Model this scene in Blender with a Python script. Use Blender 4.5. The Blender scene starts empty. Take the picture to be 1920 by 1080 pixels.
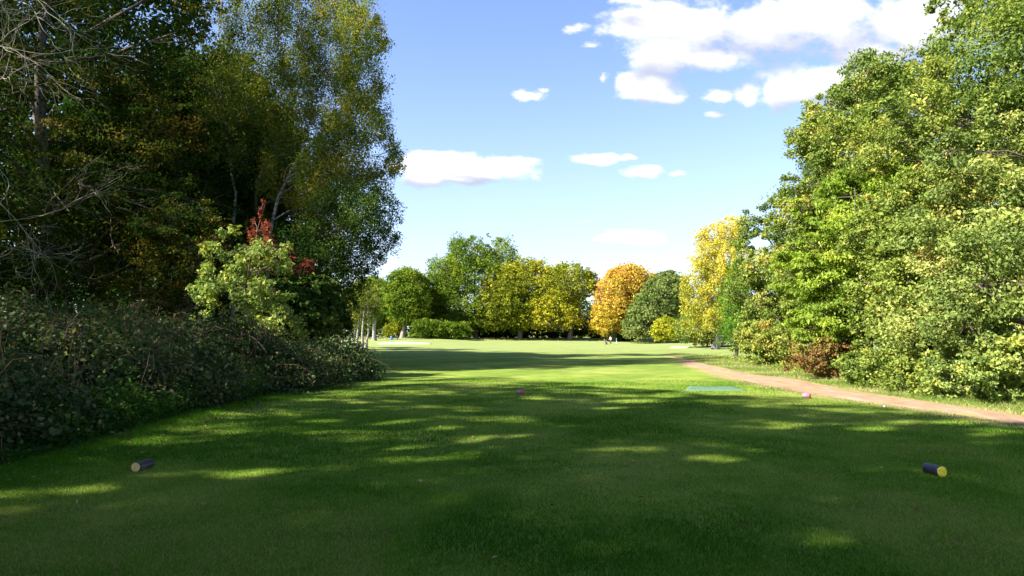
import bpy, math, random
import numpy as np
from mathutils import Vector, noise as mnoise
R = math.radians
RNG = np.random.default_rng(7)
random.seed(7)
S = bpy.context.scene
COL = S.collection

# ------------------------------------------------------------------ camera
F = 1280.0
PITCH = math.atan(82.0 / F)
CT, ST = math.cos(PITCH), math.sin(PITCH)
CAMH = 1.6
cam_d = bpy.data.cameras.new("camera"); cam = bpy.data.objects.new("camera", cam_d); COL.objects.link(cam)
cam.location = (0, 0, CAMH); cam.rotation_euler = (R(90) + PITCH, 0, 0)
cam_d.sensor_width = 36.0; cam_d.lens = 36.0 * F / 1920.0
cam_d.clip_end = 6000; cam_d.clip_start = 0.05
S.camera = cam

def P(px, py, d):
    """photo pixel at depth d (metres along +Y) -> world point"""
    u = (px - 960) / F; v = (540 - py) / F
    k = d / (CT - v * ST)
    return np.array([u * k, d, CAMH + (ST + v * CT) * k])
def proj(x, y, z):
    """world -> photo pixel (arrays)"""
    zz = z - CAMH
    dep = np.maximum(y * CT + zz * ST, 1e-3); up = -y * ST + zz * CT
    return 960 + F * x / dep, 540 - F * up / dep

# ------------------------------------------------------------------ sun
SUN_EL = R(40.0)
SH = np.array([0.905, 0.425]); SH = SH / np.hypot(*SH)      # horizontal travel of the light
SHL = 1.0 / math.tan(SUN_EL)

# ------------------------------------------------------------------ ground height
_py = np.array([-400, 20.5, 22.5, 30, 60, 110, 145, 178, 260, 600, 3000.])
_pz = np.array([0, 0, -0.05, -0.22, -0.4, -0.95, -1.1, -0.1, 0.3, 0.6, 1.0])
_ty = np.arange(-400, 3000, 1.0)
_tz = np.interp(_ty, _py, _pz)
_tz = np.convolve(np.pad(_tz, 3, mode='edge'), np.array([1, 2, 3, 4, 3, 2, 1]) / 16.0, mode='valid')
def gz(x, y):
    x = np.asarray(x, float); y = np.asarray(y, float)
    z = np.interp(y, _ty, _tz)
    z = z + 0.85 * np.exp(-((x + 22) / 13) ** 2 - ((y - 150) / 26) ** 2)
    z = z + 0.75 * np.exp(-((x - 40) / 14) ** 2 - ((y - 120) / 25) ** 2)
    k = np.clip((y - 3) / 12, 0, 1)
    z = z + k * (0.035 * np.sin(x * 0.55 + 1.3 + y * 0.21) * np.cos(y * 0.43 - x * .2) + 0.02 * np.sin(x * 1.3 - y * 0.7))
    # bank under the brambles
    b = np.clip((-5.6 - x) / 5.0, 0, 1)
    z = z + 0.5 * b * b * np.clip((y + 4) / 8, 0, 1) * np.clip((60 - y) / 30, 0, 1)
    return z
def G(x, y): return (x, y, float(gz(x, y)))
def on_ground(px, py):
    """photo pixel -> ground point"""
    d = 20.0
    for _ in range(60):
        p = P(px, py, d); g = float(gz(p[0], d)); dz = (p[2] - g)
        slope = (p[2] - CAMH) / d
        if abs(slope) < 1e-5: break
        d = d * 0.5 + 0.5 * (g - CAMH) / slope
    p = P(px, py, d); return np.array([p[0], d, float(gz(p[0], d))])

# ------------------------------------------------------------------ helpers
def tag(o, label=None, cat=None, group=None, kind=None):
    if label: o['label'] = label
    if cat: o['category'] = cat
    if group: o['group'] = group
    if kind: o['kind'] = kind
    return o
def fbm(x, y, sc, seed, octv=4):
    rr = np.random.default_rng(seed); tot = 0; amp = 1; nrm_ = 0
    for o_ in range(octv):
        Tn = rr.random((64, 64)); u = x * sc * 2 ** o_ + 17.3 * o_; v = y * sc * 2 ** o_ + 9.1 * o_
        i0 = np.floor(u).astype(int); j0 = np.floor(v).astype(int); f = u - i0; g_ = v - j0; f = f * f * (3 - 2 * f); g_ = g_ * g_ * (3 - 2 * g_)
        a = Tn[i0 % 64, j0 % 64]; b = Tn[(i0 + 1) % 64, j0 % 64]; c = Tn[i0 % 64, (j0 + 1) % 64]; d_ = Tn[(i0 + 1) % 64, (j0 + 1) % 64]
        tot = tot + amp * ((a * (1 - f) + b * f) * (1 - g_) + (c * (1 - f) + d_ * f) * g_); nrm_ += amp; amp *= .6
    return tot / nrm_
def empty(name, loc, label, cat, group=None, rz=0.0):
    o = bpy.data.objects.new(name, None); COL.objects.link(o); o.location = loc; o.rotation_euler = (0, 0, rz)
    o.empty_display_size = 0.2
    return tag(o, label, cat, group)
def mesh_obj(name, V, Fc, mat, parent=None, tint=None, smooth=False, nside=4, origin=None):
    """V (n,3) world coords; Fc (m,nside) ints."""
    V = np.asarray(V, np.float64)
    if parent is not None and origin is None: origin = np.array(parent.location)
    if origin is not None: V = V - np.asarray(origin)
    me = bpy.data.meshes.new(name)
    Fc = np.asarray(Fc, np.int32); n = len(Fc)
    me.vertices.add(len(V)); me.vertices.foreach_set("co", V.astype(np.float32).ravel())
    me.loops.add(n * nside); me.loops.foreach_set("vertex_index", Fc.ravel())
    me.polygons.add(n)
    me.polygons.foreach_set("loop_start", np.arange(0, n * nside, nside, dtype=np.int32))
    me.polygons.foreach_set("loop_total", np.full(n, nside, dtype=np.int32))
    if smooth: me.polygons.foreach_set("use_smooth", np.ones(n, dtype=bool))
    if tint is not None:
        a = me.attributes.new("tint", 'FLOAT', 'FACE'); a.data.foreach_set("value", np.asarray(tint, np.float32))
    me.update(calc_edges=True)
    if mat is not None: me.materials.append(mat)
    o = bpy.data.objects.new(name, me); COL.objects.link(o)
    if parent is not None: o.parent = parent
    elif origin is not None: o.location = origin
    return o
def norm(a): return a / (np.linalg.norm(a, axis=-1, keepdims=True) + 1e-9)

class Tubes:
    def __init__(s, sides=7): s.V = []; s.F = []; s.n = 0; s.k = sides
    def add(s, pts, rad, sides=None, wob=0.0):
        k = sides or s.k
        pts = np.asarray(pts, float); m = len(pts)
        rad = np.broadcast_to(np.asarray(rad, float), (m,)) if np.ndim(rad) == 0 else np.asarray(rad, float)
        t = norm(np.gradient(pts, axis=0))
        a = np.array([0, 0, 1.0]) if abs(t[0][2]) < 0.9 else np.array([1.0, 0, 0])
        n1 = norm(np.cross(t, a)); n2 = np.cross(t, n1)
        ang = np.linspace(0, 2 * np.pi, k, endpoint=False)
        ww = 1 + wob * RNG.normal(size=(m, k))
        ring = pts[:, None] + (np.cos(ang)[None, :, None] * n1[:, None] + np.sin(ang)[None, :, None] * n2[:, None]) * (rad[:, None] * ww)[:, :, None]
        s.V.append(ring.reshape(-1, 3))
        i = np.arange(m - 1)[:, None] * k; j = np.arange(k)[None]; j2 = (j + 1) % k
        f = np.stack([i + j, i + j2, i + k + j2, i + k + j], -1).reshape(-1, 4) + s.n
        s.F.append(f); s.n += m * k
    def build(s, name, mat, parent=None, origin=None):
        return mesh_obj(name, np.concatenate(s.V), np.concatenate(s.F), mat, parent, smooth=True, origin=origin)
def curve(p0, p1, n=8, bend=0.12, sag=0.0):
    p0 = np.asarray(p0, float); p1 = np.asarray(p1, float); L = np.linalg.norm(p1 - p0)
    t = np.linspace(0, 1, n)[:, None]
    q = p0 * (1 - t) + p1 * t
    off = RNG.normal(size=3) * bend * L
    q = q + np.sin(np.pi * t) * off + np.array([0, 0, sag * L]) * np.sin(np.pi * t)
    q[1:-1] += RNG.normal(size=(n - 2, 3)) * L * 0.012
    return q

# ------------------------------------------------------------------ materials
def nt(name):
    m = bpy.data.materials.new(name); m.use_nodes = True; t = m.node_tree; t.nodes.clear()
    o = t.nodes.new('ShaderNodeOutputMaterial'); return m, t, t.nodes, t.links, o
def ramp(N, stops, interp='LINEAR'):
    r = N.new('ShaderNodeValToRGB'); r.color_ramp.interpolation = interp
    e = r.color_ramp.elements
    while len(e) > 1: e.remove(e[-1])
    e[0].position = stops[0][0]; e[0].color = (*stops[0][1], 1)
    for p, c in stops[1:]:
        q = e.new(p); q.color = (*c, 1)
    return r
def leaf_mat(name, stops, trans=0.35, gloss=0.0, rough=0.6, tr_tint=(1.15, 1.25, 0.6)):
    m, t, N, L, o = nt(name)
    a = N.new('ShaderNodeAttribute'); a.attribute_name = 'tint'
    r = ramp(N, stops); L.new(a.outputs['Fac'], r.inputs['Fac'])
    d = N.new('ShaderNodeBsdfDiffuse'); L.new(r.outputs['Color'], d.inputs['Color'])
    tr = N.new('ShaderNodeBsdfTranslucent')
    mu = N.new('ShaderNodeMix'); mu.data_type = 'RGBA'; mu.blend_type = 'MULTIPLY'; mu.inputs['Factor'].default_value = 1
    L.new(r.outputs['Color'], mu.inputs[6]); mu.inputs[7].default_value = (*tr_tint, 1)
    L.new(mu.outputs[2], tr.inputs['Color'])
    m1 = N.new('ShaderNodeMixShader'); m1.inputs[0].default_value = trans
    L.new(d.outputs[0], m1.inputs[1]); L.new(tr.outputs[0], m1.inputs[2])
    if gloss > 0.02:
        g = N.new('ShaderNodeBsdfGlossy'); g.inputs['Roughness'].default_value = rough; g.inputs['Color'].default_value = (.55, .52, .40, 1)
        m2 = N.new('ShaderNodeMixShader'); m2.inputs[0].default_value = gloss
        L.new(m1.outputs[0], m2.inputs[1]); L.new(g.outputs[0], m2.inputs[2]); L.new(m2.outputs[0], o.inputs[0])
    else: L.new(m1.outputs[0], o.inputs[0])
    return m
def bark_mat(name, c1, c2, scale=6.0, stretch=0.25, c3=None, bump=0.5):
    m, t, N, L, o = nt(name)
    tc = N.new('ShaderNodeTexCoord'); mp = N.new('ShaderNodeMapping'); mp.inputs['Scale'].default_value = (1, 1, stretch)
    L.new(tc.outputs['Object'], mp.inputs[0])
    n = N.new('ShaderNodeTexNoise'); n.inputs['Scale'].default_value = scale; n.inputs['Detail'].default_value = 6; n.inputs['Roughness'].default_value = .65
    L.new(mp.outputs[0], n.inputs[0])
    st = [(0.38, c1), (0.62, c2)]
    if c3: st.append((0.72, c3))
    r = ramp(N, st); L.new(n.outputs[0], r.inputs[0])
    b = N.new('ShaderNodeBump'); b.inputs['Strength'].default_value = bump; b.inputs['Distance'].default_value = .03; L.new(n.outputs[0], b.inputs['Height'])
    p = N.new('ShaderNodeBsdfPrincipled'); p.inputs['Roughness'].default_value = .9
    L.new(r.outputs[0], p.inputs['Base Color']); L.new(b.outputs[0], p.inputs['Normal']); L.new(p.outputs[0], o.inputs[0])
    return m
def plain(name, col, rough=.6, metal=0.0, nscale=30, var=.15):
    m, t, N, L, o = nt(name)
    tc = N.new('ShaderNodeTexCoord'); n = N.new('ShaderNodeTexNoise'); n.inputs['Scale'].default_value = nscale; n.inputs['Detail'].default_value = 4
    L.new(tc.outputs['Object'], n.inputs[0])
    c = np.array(col)
    r = ramp(N, [(.3, tuple(c * (1 - var))), (.7, tuple(np.minimum(1, c * (1 + var))))]); L.new(n.outputs[0], r.inputs[0])
    p = N.new('ShaderNodeBsdfPrincipled'); p.inputs['Roughness'].default_value = rough; p.inputs['Metallic'].default_value = metal
    L.new(r.outputs[0], p.inputs['Base Color']); L.new(p.outputs[0], o.inputs[0])
    return m

GREEN_STOPS = [(0.0, (.020, .050, .010)), (0.45, (.045, .095, .018)), (0.8, (.085, .14, .025)), (1.0, (.15, .17, .03))]
M = {}
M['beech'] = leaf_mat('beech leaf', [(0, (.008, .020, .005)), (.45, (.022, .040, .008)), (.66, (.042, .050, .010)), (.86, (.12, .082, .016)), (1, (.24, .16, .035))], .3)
M['birch'] = leaf_mat('birch leaf', [(0, (.035, .065, .012)), (.5, (.085, .125, .026)), (.8, (.19, .20, .035)), (1, (.34, .27, .04))], .35)
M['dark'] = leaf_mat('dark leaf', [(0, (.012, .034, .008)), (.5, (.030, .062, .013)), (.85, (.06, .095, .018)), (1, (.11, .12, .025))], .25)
M['shrub'] = leaf_mat('pale shrub leaf', [(0, (.08, .14, .03)), (.5, (.19, .26, .06)), (.85, (.32, .36, .08)), (1, (.46, .42, .06))], .35, .03)
M['red'] = leaf_mat('russet dead leaf', [(0, (.06, .02, .014)), (.6, (.22, .06, .03)), (1, (.34, .13, .06))], .3, tr_tint=(1.2, .9, .8))
M['bramble'] = leaf_mat('bramble leaf', [(0, (.014, .036, .009)), (.4, (.036, .070, .018)), (.68, (.075, .10, .03)), (.85, (.12, .085, .04)), (.93, (.24, .17, .08)), (1, (.16, .24, .05))], .25, .03, .5)
M['nettle'] = leaf_mat('nettle leaf', [(0, (.02, .06, .010)), (1, (.06, .125, .022))], .35)
M['oak'] = leaf_mat('oak leaf', [(0, (.06, .11, .012)), (.5, (.13, .19, .02)), (1, (.25, .28, .03))], .3)
M['oakyellow'] = leaf_mat('turning oak leaf', [(0, (.10, .13, .014)), (.5, (.28, .29, .025)), (1, (.46, .38, .03))], .3)
M['orange'] = leaf_mat('orange leaf', [(0, (.40, .36, .04)), (.5, (.46, .34, .045)), (1, (.50, .27, .07))], .3, tr_tint=(1.2, 1, .7))
M['greygreen'] = leaf_mat('grey green leaf', [(0, (.06, .10, .022)), (.5, (.115, .16, .04)), (1, (.22, .24, .07))], .25)
M['poplar'] = leaf_mat('poplar leaf', [(0, (.16, .20, .03)), (.5, (.42, .38, .05)), (1, (.62, .48, .07))], .35)
M['yellowshrub'] = leaf_mat('yellow shrub leaf', [(0, (.12, .19, .02)), (1, (.42, .38, .03))], .35)
M['wallgreen'] = leaf_mat('hedgerow leaf', [(0, (.045, .085, .014)), (.4, (.115, .17, .026)), (.75, (.225, .275, .046)), (.95, (.35, .32, .06)), (1, (.40, .27, .07))], .3, .03)
M['wallpale'] = leaf_mat('pale hedgerow leaf', [(0, (.05, .09, .022)), (.4, (.13, .185, .038)), (.75, (.245, .295, .064)), (.95, (.38, .34, .10)), (1, (.40, .28, .10))], .28, .03)
M['hornbeam'] = leaf_mat('bright drooping leaf', [(0, (.08, .15, .012)), (.5, (.20, .29, .03)), (1, (.36, .42, .05))], .4, .03)
M['conifer'] = leaf_mat('conifer spray', [(0, (.03, .08, .010)), (.6, (.085, .19, .02)), (1, (.15, .28, .03))], .2)
M['brown'] = leaf_mat('withered brown leaf', [(0, (.06, .05, .018)), (.4, (.16, .09, .035)), (.7, (.24, .15, .05)), (.85, (.14, .16, .03)), (1, (.20, .24, .04))], .25, tr_tint=(1.1, .9, .7))
M['canopy'] = leaf_mat('brightened canopy leaf', [(0, (.05, .12, .02)), (.5, (.09, .18, .03)), (1, (.16, .22, .04))], .55, tr_tint=(1.3, 1.6, .7))  # leaf made brighter and more translucent to lift the shade on the tee
M['lawnblade'] = leaf_mat('lawn blade', [(0, (.028, .11, .007)), (.45, (.082, .195, .013)), (.85, (.17, .25, .035)), (1, (.32, .28, .11))], .4)
M['dry'] = leaf_mat('dry grass blade', [(0, (.11, .19, .03)), (.5, (.22, .26, .07)), (1, (.52, .42, .22))], .3, tr_tint=(1, 1, .8))
M['litter'] = leaf_mat('fallen leaf', [(0, (.08, .045, .02)), (.5, (.20, .11, .045)), (1, (.36, .26, .13))], .15, tr_tint=(1, .9, .8))
M['bark'] = bark_mat('brown bark', (.035, .026, .018), (.13, .10, .075), 7)
M['barkgrey'] = bark_mat('grey bark', (.16, .14, .12), (.34, .31, .27), 3)
M['barkmid'] = bark_mat('mid bark', (.07, .055, .045), (.22, .18, .15), 4)
M['barkpale'] = bark_mat('birch bark', (.06, .05, .045), (.36, .34, .30), 5, 1.6, (.50, .48, .44), .2)
M['twig'] = bark_mat('pale bare twig', (.13, .11, .09), (.34, .30, .255), 5, 1, None, .1)
M['stem'] = bark_mat('reddish stem', (.08, .04, .025), (.19, .11, .07), 8, .5, None, .2)

# ------------------------------------------------------------------ shadow bookkeeping (decides which boughs carry leaves)
def poly_in(px, py, poly):
    poly = np.asarray(poly, float); inside = np.zeros(px.shape, bool); n = len(poly)
    for i in range(n):
        x1, y1 = poly[i]; x2, y2 = poly[(i + 1) % n]
        c = ((y1 > py) != (y2 > py))
        with np.errstate(divide='ignore', invalid='ignore'):
            xi = (x2 - x1) * (py - y1) / (y2 - y1 + 1e-12) + x1
        inside ^= c & (px < xi)
    return inside
SH1 = [(-9000, 716), (720, 716), (850, 708), (960, 703), (1010, 706), (1065, 719), (1130, 727), (1270, 732), (1330, 741), (1420, 741), (1500, 745), (1600, 756), (1700, 769), (1820, 783), (1920, 792), (2100, 812), (3200, 1100), (3200, 4000), (-9000, 4000)]
SH2 = [(-9000, 600), (600, 636), (690, 641), (800, 645), (900, 651), (1000, 655), (1120, 661), (1200, 660), (1218, 662), (1150, 668), (1060, 672), (1000, 679), (920, 683), (850, 692), (770, 694), (720, 700), (-9000, 716)]
LITS = [(1005, 746, 24, 4, 0), (1135, 766, 42, 3.5, 0), (1108, 813, 26, 4, 0), (1145, 829, 36, 4, -.1), (1190, 752, 60, 3.5, 0), (1255, 742, 50, 4, 0), (1455, 800, 50, 5, 0),
        (1640, 805, 70, 5, 0), (1785, 792, 50, 4, 0), (1860, 815, 50, 5, 0), (920, 822, 100, 5, -.11), (1545, 1010, 75, 20, .2), (1380, 927, 26, 5, 0), (310, 838, 60, 5, -.1), (480, 887, 85, 6, -.1),
        (330, 880, 50, 5, -.1), (160, 918, 65, 8, -.06), (20, 926, 40, 8, -.1), (615, 877, 30, 4, 0), (10, 958, 35, 6, 0), (690, 911, 50, 4, -.06), (1340, 856, 40, 8, 0), (760, 790, 80, 4, -.1), (830, 803, 40, 4, -.1), (600, 790, 40, 3, 0)]
KEEPLIT = [(P(440, 500, 24.5), 2.0), (P(455, 590, 23), 1.8), (P(380, 620, 21), 1.3), (P(490, 430, 26), 1.2), (P(580, 620, 21), 1.0)]
FL = np.random.default_rng(5)
def lit_ground(x, y):
    z = gz(x, y)
    px, py = proj(x, y, z)
    near = y < 3.3
    sh = poly_in(px, py, SH1) | poly_in(px, py, SH2) | (((px - 1090) / 58) ** 2 + ((py - 693) / 11) ** 2 < 1)
    sh |= px < 700
    for cx, cy, rx, ry, tl in LITS:
        dx = px - cx; dy = py - cy - tl * dx
        sh &= ~((dx / rx) ** 2 + (dy / (ry * 1.1)) ** 2 < FL.random(len(px)) ** .6 * 1.15)
    lit = ~sh
    lit[near] = x[near] > 8.8
    return lit
def cull(C, strength, rng, keep=True):
    """True where a leaf may stay: its shadow does not fall on ground the sun reaches"""
    x = C[:, 0]; y = C[:, 1]; z = C[:, 2]
    gx = x + SH[0] * SHL * z; gy = y + SH[1] * SHL * z
    ok = ~lit_ground(gx, gy) | (rng.random(len(x)) > strength)
    if keep:
        sd = np.array([SH[0] * SHL, SH[1] * SHL, -1.0]); sd /= np.linalg.norm(sd)
        for c, r in KEEPLIT:
            w = c - C; t = w @ sd
            dist = np.linalg.norm(w - t[:, None] * sd, axis=1)
            ok &= ~((t > r * 1.2) & (dist < r) & (rng.random(len(x)) < .93))
    return ok

# ------------------------------------------------------------------ leaves
def leaf_mesh(name, C, out, size, mat, parent, tint, rng, aspect=.55, up=.5, outw=.5, droop=0.0, jit=1.0, svar=.3, bend=.0):
    n = len(C)
    nrm = norm(rng.normal(size=(n, 3)) * jit + np.array([0, 0, up]) + out * outw)
    t = norm(rng.normal(size=(n, 3)) + out * .6 + np.array([0, 0, -droop]))
    t = norm(t - nrm * np.sum(t * nrm, 1, keepdims=True))
    s = np.cross(nrm, t)
    L = (size * (1 + svar * rng.normal(size=n)).clip(.45, 1.8))[:, None]
    W = L * aspect
    v0 = C - t * L * .5; v2 = C + t * L * .5 - nrm * L * bend
    mid = C - t * L * .05 + nrm * L * .07
    v1 = mid + s * W * .5; v3 = mid - s * W * .5
    V = np.stack([v0, v1, v2, v3], 1).reshape(-1, 3)
    Fc = np.arange(4 * n, dtype=np.int32).reshape(n, 4)
    return mesh_obj(name, V, Fc, mat, parent, tint=tint)
def lobes_from_poly(poly_px, d, depth, count, rl, rng, front=.6, base=None):
    pts = np.array([P(a, b, d)[[0, 2]] for a, b in poly_px])
    lo = pts.min(0); hi = pts.max(0); out = []; tries = 0
    seg0 = pts; seg1 = np.roll(pts, -1, 0)
    def edist(q):
        v = seg1 - seg0; w = q - seg0
        t = np.clip((w * v).sum(1) / ((v * v).sum(1) + 1e-9), 0, 1)
        return np.linalg.norm(w - v * t[:, None], axis=1).min()
    emax = 0
    for _ in range(250):
        q = lo + (hi - lo) * rng.random(2)
        if poly_in(q[:1], q[1:], pts)[0]: emax = max(emax, edist(q))
    sp = .62
    while len(out) < count and tries < 12000:
        tries += 1
        if tries % 2500 == 0: sp *= .75
        q = lo + (hi - lo) * rng.random(2)
        if not poly_in(q[:1], q[1:], pts)[0]: continue
        e = edist(q); r = rl[0] + (rl[1] - rl[0]) * rng.random()
        if e < .45 * rl[0]: continue
        r = min(r, max(e * 1.15, rl[0] * .6))
        k = math.sqrt(max(0, 1 - (1 - min(1, e / emax)) ** 2))
        sgn = -1 if rng.random() < front else 1
        y = d + sgn * depth * k * (0.45 + .55 * rng.random())
        c = np.array([q[0], y, q[1]])
        if any(np.linalg.norm(c - o_[0]) < sp * (r + o_[1]) * .75 for o_ in out): continue
        out.append((c, r))
    return out
def crown_pts(lobes, n, rng, subs=14, sub_r=.33, flat=.7, shell=.55, vstretch=1.0, sprig=.13, tn=.14):
    rr = np.array([l[1] for l in lobes]); w = rr ** 2 / (rr ** 2).sum()
    C = []; O = []; T = []; subc = []
    for (c, r), wi in zip(lobes, w):
        k = max(4, int(subs * (r / rr.mean()) ** 1.3)); m = max(8, int(n * wi / k))
        dirs = norm(rng.normal(size=(k, 3))); rad = r * (shell + (1 - shell) * rng.random(k) ** .6)
        sc = c + dirs * rad[:, None]; lt = rng.normal(scale=.14)
        for j in range(k):
            mm = int(m * rng.uniform(.5, 1.5)); g = rng.normal(size=(mm, 3)); g = g / (1 + .25 * np.linalg.norm(g, axis=1, keepdims=True))
            sr = r * sub_r * rng.uniform(.7, 1.35)
            p = sc[j] + g * sr * np.array([1, 1, flat * vstretch])
            if rng.random() < sprig:
                p = p + dirs[j] * r * rng.uniform(.12, .42)
            C.append(p); O.append(norm(p - c + dirs[j] * r * .4)); T.append(np.full(mm, .5 + lt + rng.normal(scale=.12)) + rng.normal(scale=tn, size=mm))
            subc.append((sc[j], c))
    return np.concatenate(C), np.concatenate(O), np.clip(np.concatenate(T), 0, 1), subc
def make_tree(name, label, cat, poly, d, depth, n, leaf, mat, bark='bark', count=26, rl=(1.0, 2.0), group=None, trunk=None, tr=.25, cullk=0.0, front=.6, subs=14, sub_r=.33, flat=.7, limbs=24,
              aspect=.55, up=.5, outw=.5, droop=0., tshift=0., tgrad=None, seed=1, vstretch=1., part='crown', shell=.55, keep=False, extra=None, limbmin=0, twigs=0, gzclip=True, bend=0.0, jit=1.0, patchy=0.0, sprig=.13, tn=.14):
    rng = np.random.default_rng(seed)
    lobes = lobes_from_poly(poly, d, depth, count, rl, rng, front)
    if extra: lobes += [(P(a, b, dd), r_) for a, b, dd, r_ in extra]
    cs = np.array([l[0] for l in lobes])
    if trunk is None:
        bx, by = cs[:, 0].mean(), d; base = np.array([bx, by, float(gz(bx, by))]); path = [base, np.array([bx, by, cs[:, 2].max() - .8])]
    else: path = [np.array(q, float) for q in trunk]; base = path[0]
    base[2] = float(gz(base[0], base[1])) - .05
    root = empty(name, tuple(base), label, cat, group)
    C, O, T, subc = crown_pts(lobes, n, rng, subs, sub_r, flat, shell, vstretch, sprig, tn)
    if gzclip:
        ok = C[:, 2] > gz(C[:, 0], C[:, 1]) + .03; C, O, T = C[ok], O[ok], T[ok]
    if cullk > 0:
        ok = cull(C, cullk, rng, keep); C, O, T = C[ok], O[ok], T[ok]
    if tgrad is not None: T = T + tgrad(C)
    if patchy: T = T + patchy * 2.2 * (fbm(C[:, 0] + C[:, 1] * .5, C[:, 2], .28, 90 + seed, 3) - .5)
    T = np.clip(T + tshift, 0, 1)
    leaf_mesh(part, C, O, leaf, M[mat], root, T, rng, aspect, up, outw, droop, bend=bend, jit=jit)
    tb = Tubes(8)
    tp = []
    for a, b in zip(path[:-1], path[1:]): tp.append(curve(a, b, 7, .035)[:-1])
    tp.append(path[-1][None]); tp = np.concatenate(tp); m = len(tp)
    f = np.linspace(0, 1, m)
    tb.add(tp, tr * ((1 - f) ** .8 * .9 + .06) * (1 + .5 * np.exp(-f * 22)), wob=.05)
    order = rng.permutation(len(lobes))[:limbs]
    for i in order:
        c, r = lobes[i]
        zt = np.clip(c[2] - rng.uniform(.5, 2.5) * r * .7, base[2] + limbmin + .3, tp[-1, 2]); k = int(np.argmin(abs(tp[:, 2] - zt)))
        lr = max(.012, tr * .42 * (1 - f[k]) + tr * .08)
        cc = curve(tp[k], c, 8, .09, .04); tb.add(cc, np.linspace(lr, lr * .25, 8), 6)
        for q in range(3):
            e = c + norm(rng.normal(size=3)) * r * .8; tb.add(curve(cc[rng.integers(3, 7)], e, 5, .08), np.linspace(lr * .35, lr * .08, 5), 4)
    if twigs:
        okc = {tuple(lobes[i][0]) for i in order}; subc = [q for q in subc if tuple(q[1]) in okc]
        for i in rng.permutation(len(subc))[:twigs]:
            s_, c_ = subc[i]; e = s_ + (s_ - c_) * rng.uniform(.0, .35)
            tb.add(curve(c_, e, 5, .1), np.linspace(tr * .09, tr * .025, 5), 3)
    tb.build('trunk', M[bark], root)
    return root

# ================================================================== WORLD
W = bpy.data.worlds.new("World"); S.world = W; W.use_nodes = True
t = W.node_tree; N = t.nodes; L = t.links; N.clear()
wo = N.new('ShaderNodeOutputWorld'); bg = N.new('ShaderNodeBackground'); L.new(bg.outputs[0], wo.inputs[0])
sky = N.new('ShaderNodeTexSky'); sky.sky_type = 'NISHITA'; sky.sun_disc = False
sky.sun_elevation = SUN_EL
SUNAZ = math.atan2(-SH[0], -SH[1])          # compass direction of the sun, clockwise from +Y
sky.sun_rotation = SUNAZ
sky.air_density = 1.0; sky.dust_density = .6; sky.ozone_density = 2.0; sky.altitude = 60
SKYK = 0.088
bg.inputs[1].default_value = SKYK
def wm(op, a, b=None, c=None):
    n = N.new('ShaderNodeMath'); n.operation = op
    for i, v in enumerate((a, b, c)):
        if v is None: continue
        if isinstance(v, (int, float)): n.inputs[i].default_value = v
        else: L.new(v, n.inputs[i])
    return n.outputs[0]
tc = N.new('ShaderNodeTexCoord'); sx = N.new('ShaderNodeSeparateXYZ'); L.new(tc.outputs['Generated'], sx.inputs[0])
yy = wm('MAXIMUM', sx.outputs[1], 0.02)
U = wm('DIVIDE', sx.outputs[0], yy); Vv = wm('DIVIDE', sx.outputs[2], yy)
# warped coordinates so that cloud edges curl
def noisef(vec_u, vec_v, scale, detail, w=0.0, rough=.6, dist=0.0):
    cb = N.new('ShaderNodeCombineXYZ'); L.new(vec_u, cb.inputs[0]); L.new(wm('MULTIPLY', vec_v, 1.6), cb.inputs[1]); cb.inputs[2].default_value = w
    n = N.new('ShaderNodeTexNoise'); n.inputs['Scale'].default_value = scale; n.inputs['Detail'].default_value = detail; n.inputs['Roughness'].default_value = rough; n.inputs['Distortion'].default_value = dist
    L.new(cb.outputs[0], n.inputs['Vector']); return n.outputs[0]
CL = [  # px, py, rx, ry, weight
    (1300, 40, 150, 62, 1), (1250, 95, 85, 42, 1), (1420, 50, 120, 65, .9), (1560, 30, 150, 75, 1), (1700, 40, 130, 70, 1), (1650, 95, 130, 40, .75), (1330, 112, 130, 26, .9),
    (1480, 165, 75, 42, 1), (1560, 150, 90, 42, 1), (1640, 120, 90, 50, 1), (1400, 170, 35, 28, .95), (1345, 178, 45, 20, .8),
    (1225, 165, 60, 28, .95), (1255, 185, 40, 18, .8), (1185, 152, 32, 22, .75), (1135, 150, 22, 24, .45), (1075, 50, 38, 15, .55), (1345, 215, 40, 13, .4), (1110, 85, 45, 14, .35), (1170, 0, 70, 20, .6),
    (990, 176, 46, 14, .85), (1015, 168, 24, 10, .7),
    (830, 308, 90, 27, 1), (910, 308, 90, 24, 1), (800, 330, 60, 22, 1), (770, 305, 60, 25, 1), (960, 300, 45, 14, .85), (850, 335, 70, 12, .7),
    (1115, 299, 55, 13, .9), (1130, 293, 32, 9, .8), (1182, 295, 22, 8, .6), (1205, 326, 46, 15, .95), (1222, 318, 26, 10, .8), (1272, 330, 26, 9, .7),
    (1175, 446, 70, 14, .95), (1215, 454, 50, 9, .8), (1150, 452, 45, 9, .8), (1097, 414, 20, 5, .45), (1000, 477, 26, 7, .35), (640, 500, 200, 26, .5), (960, 490, 300, 8, .22)]
g = bpy.data.node_groups.new('cloudfield', 'ShaderNodeTree')
g.interface.new_socket('u', in_out='INPUT', socket_type='NodeSocketFloat'); g.interface.new_socket('v', in_out='INPUT', socket_type='NodeSocketFloat')
g.interface.new_socket('f', in_out='OUTPUT', socket_type='NodeSocketFloat')
gi = g.nodes.new('NodeGroupInput'); go = g.nodes.new('NodeGroupOutput')
def gm(op, a, b=None, c=None):
    n = g.nodes.new('ShaderNodeMath'); n.operation = op
    for i, v in enumerate((a, b, c)):
        if v is None: continue
        if isinstance(v, (int, float)): n.inputs[i].default_value = v
        else: g.links.new(v, n.inputs[i])
    return n.outputs[0]
acc = None
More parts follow.
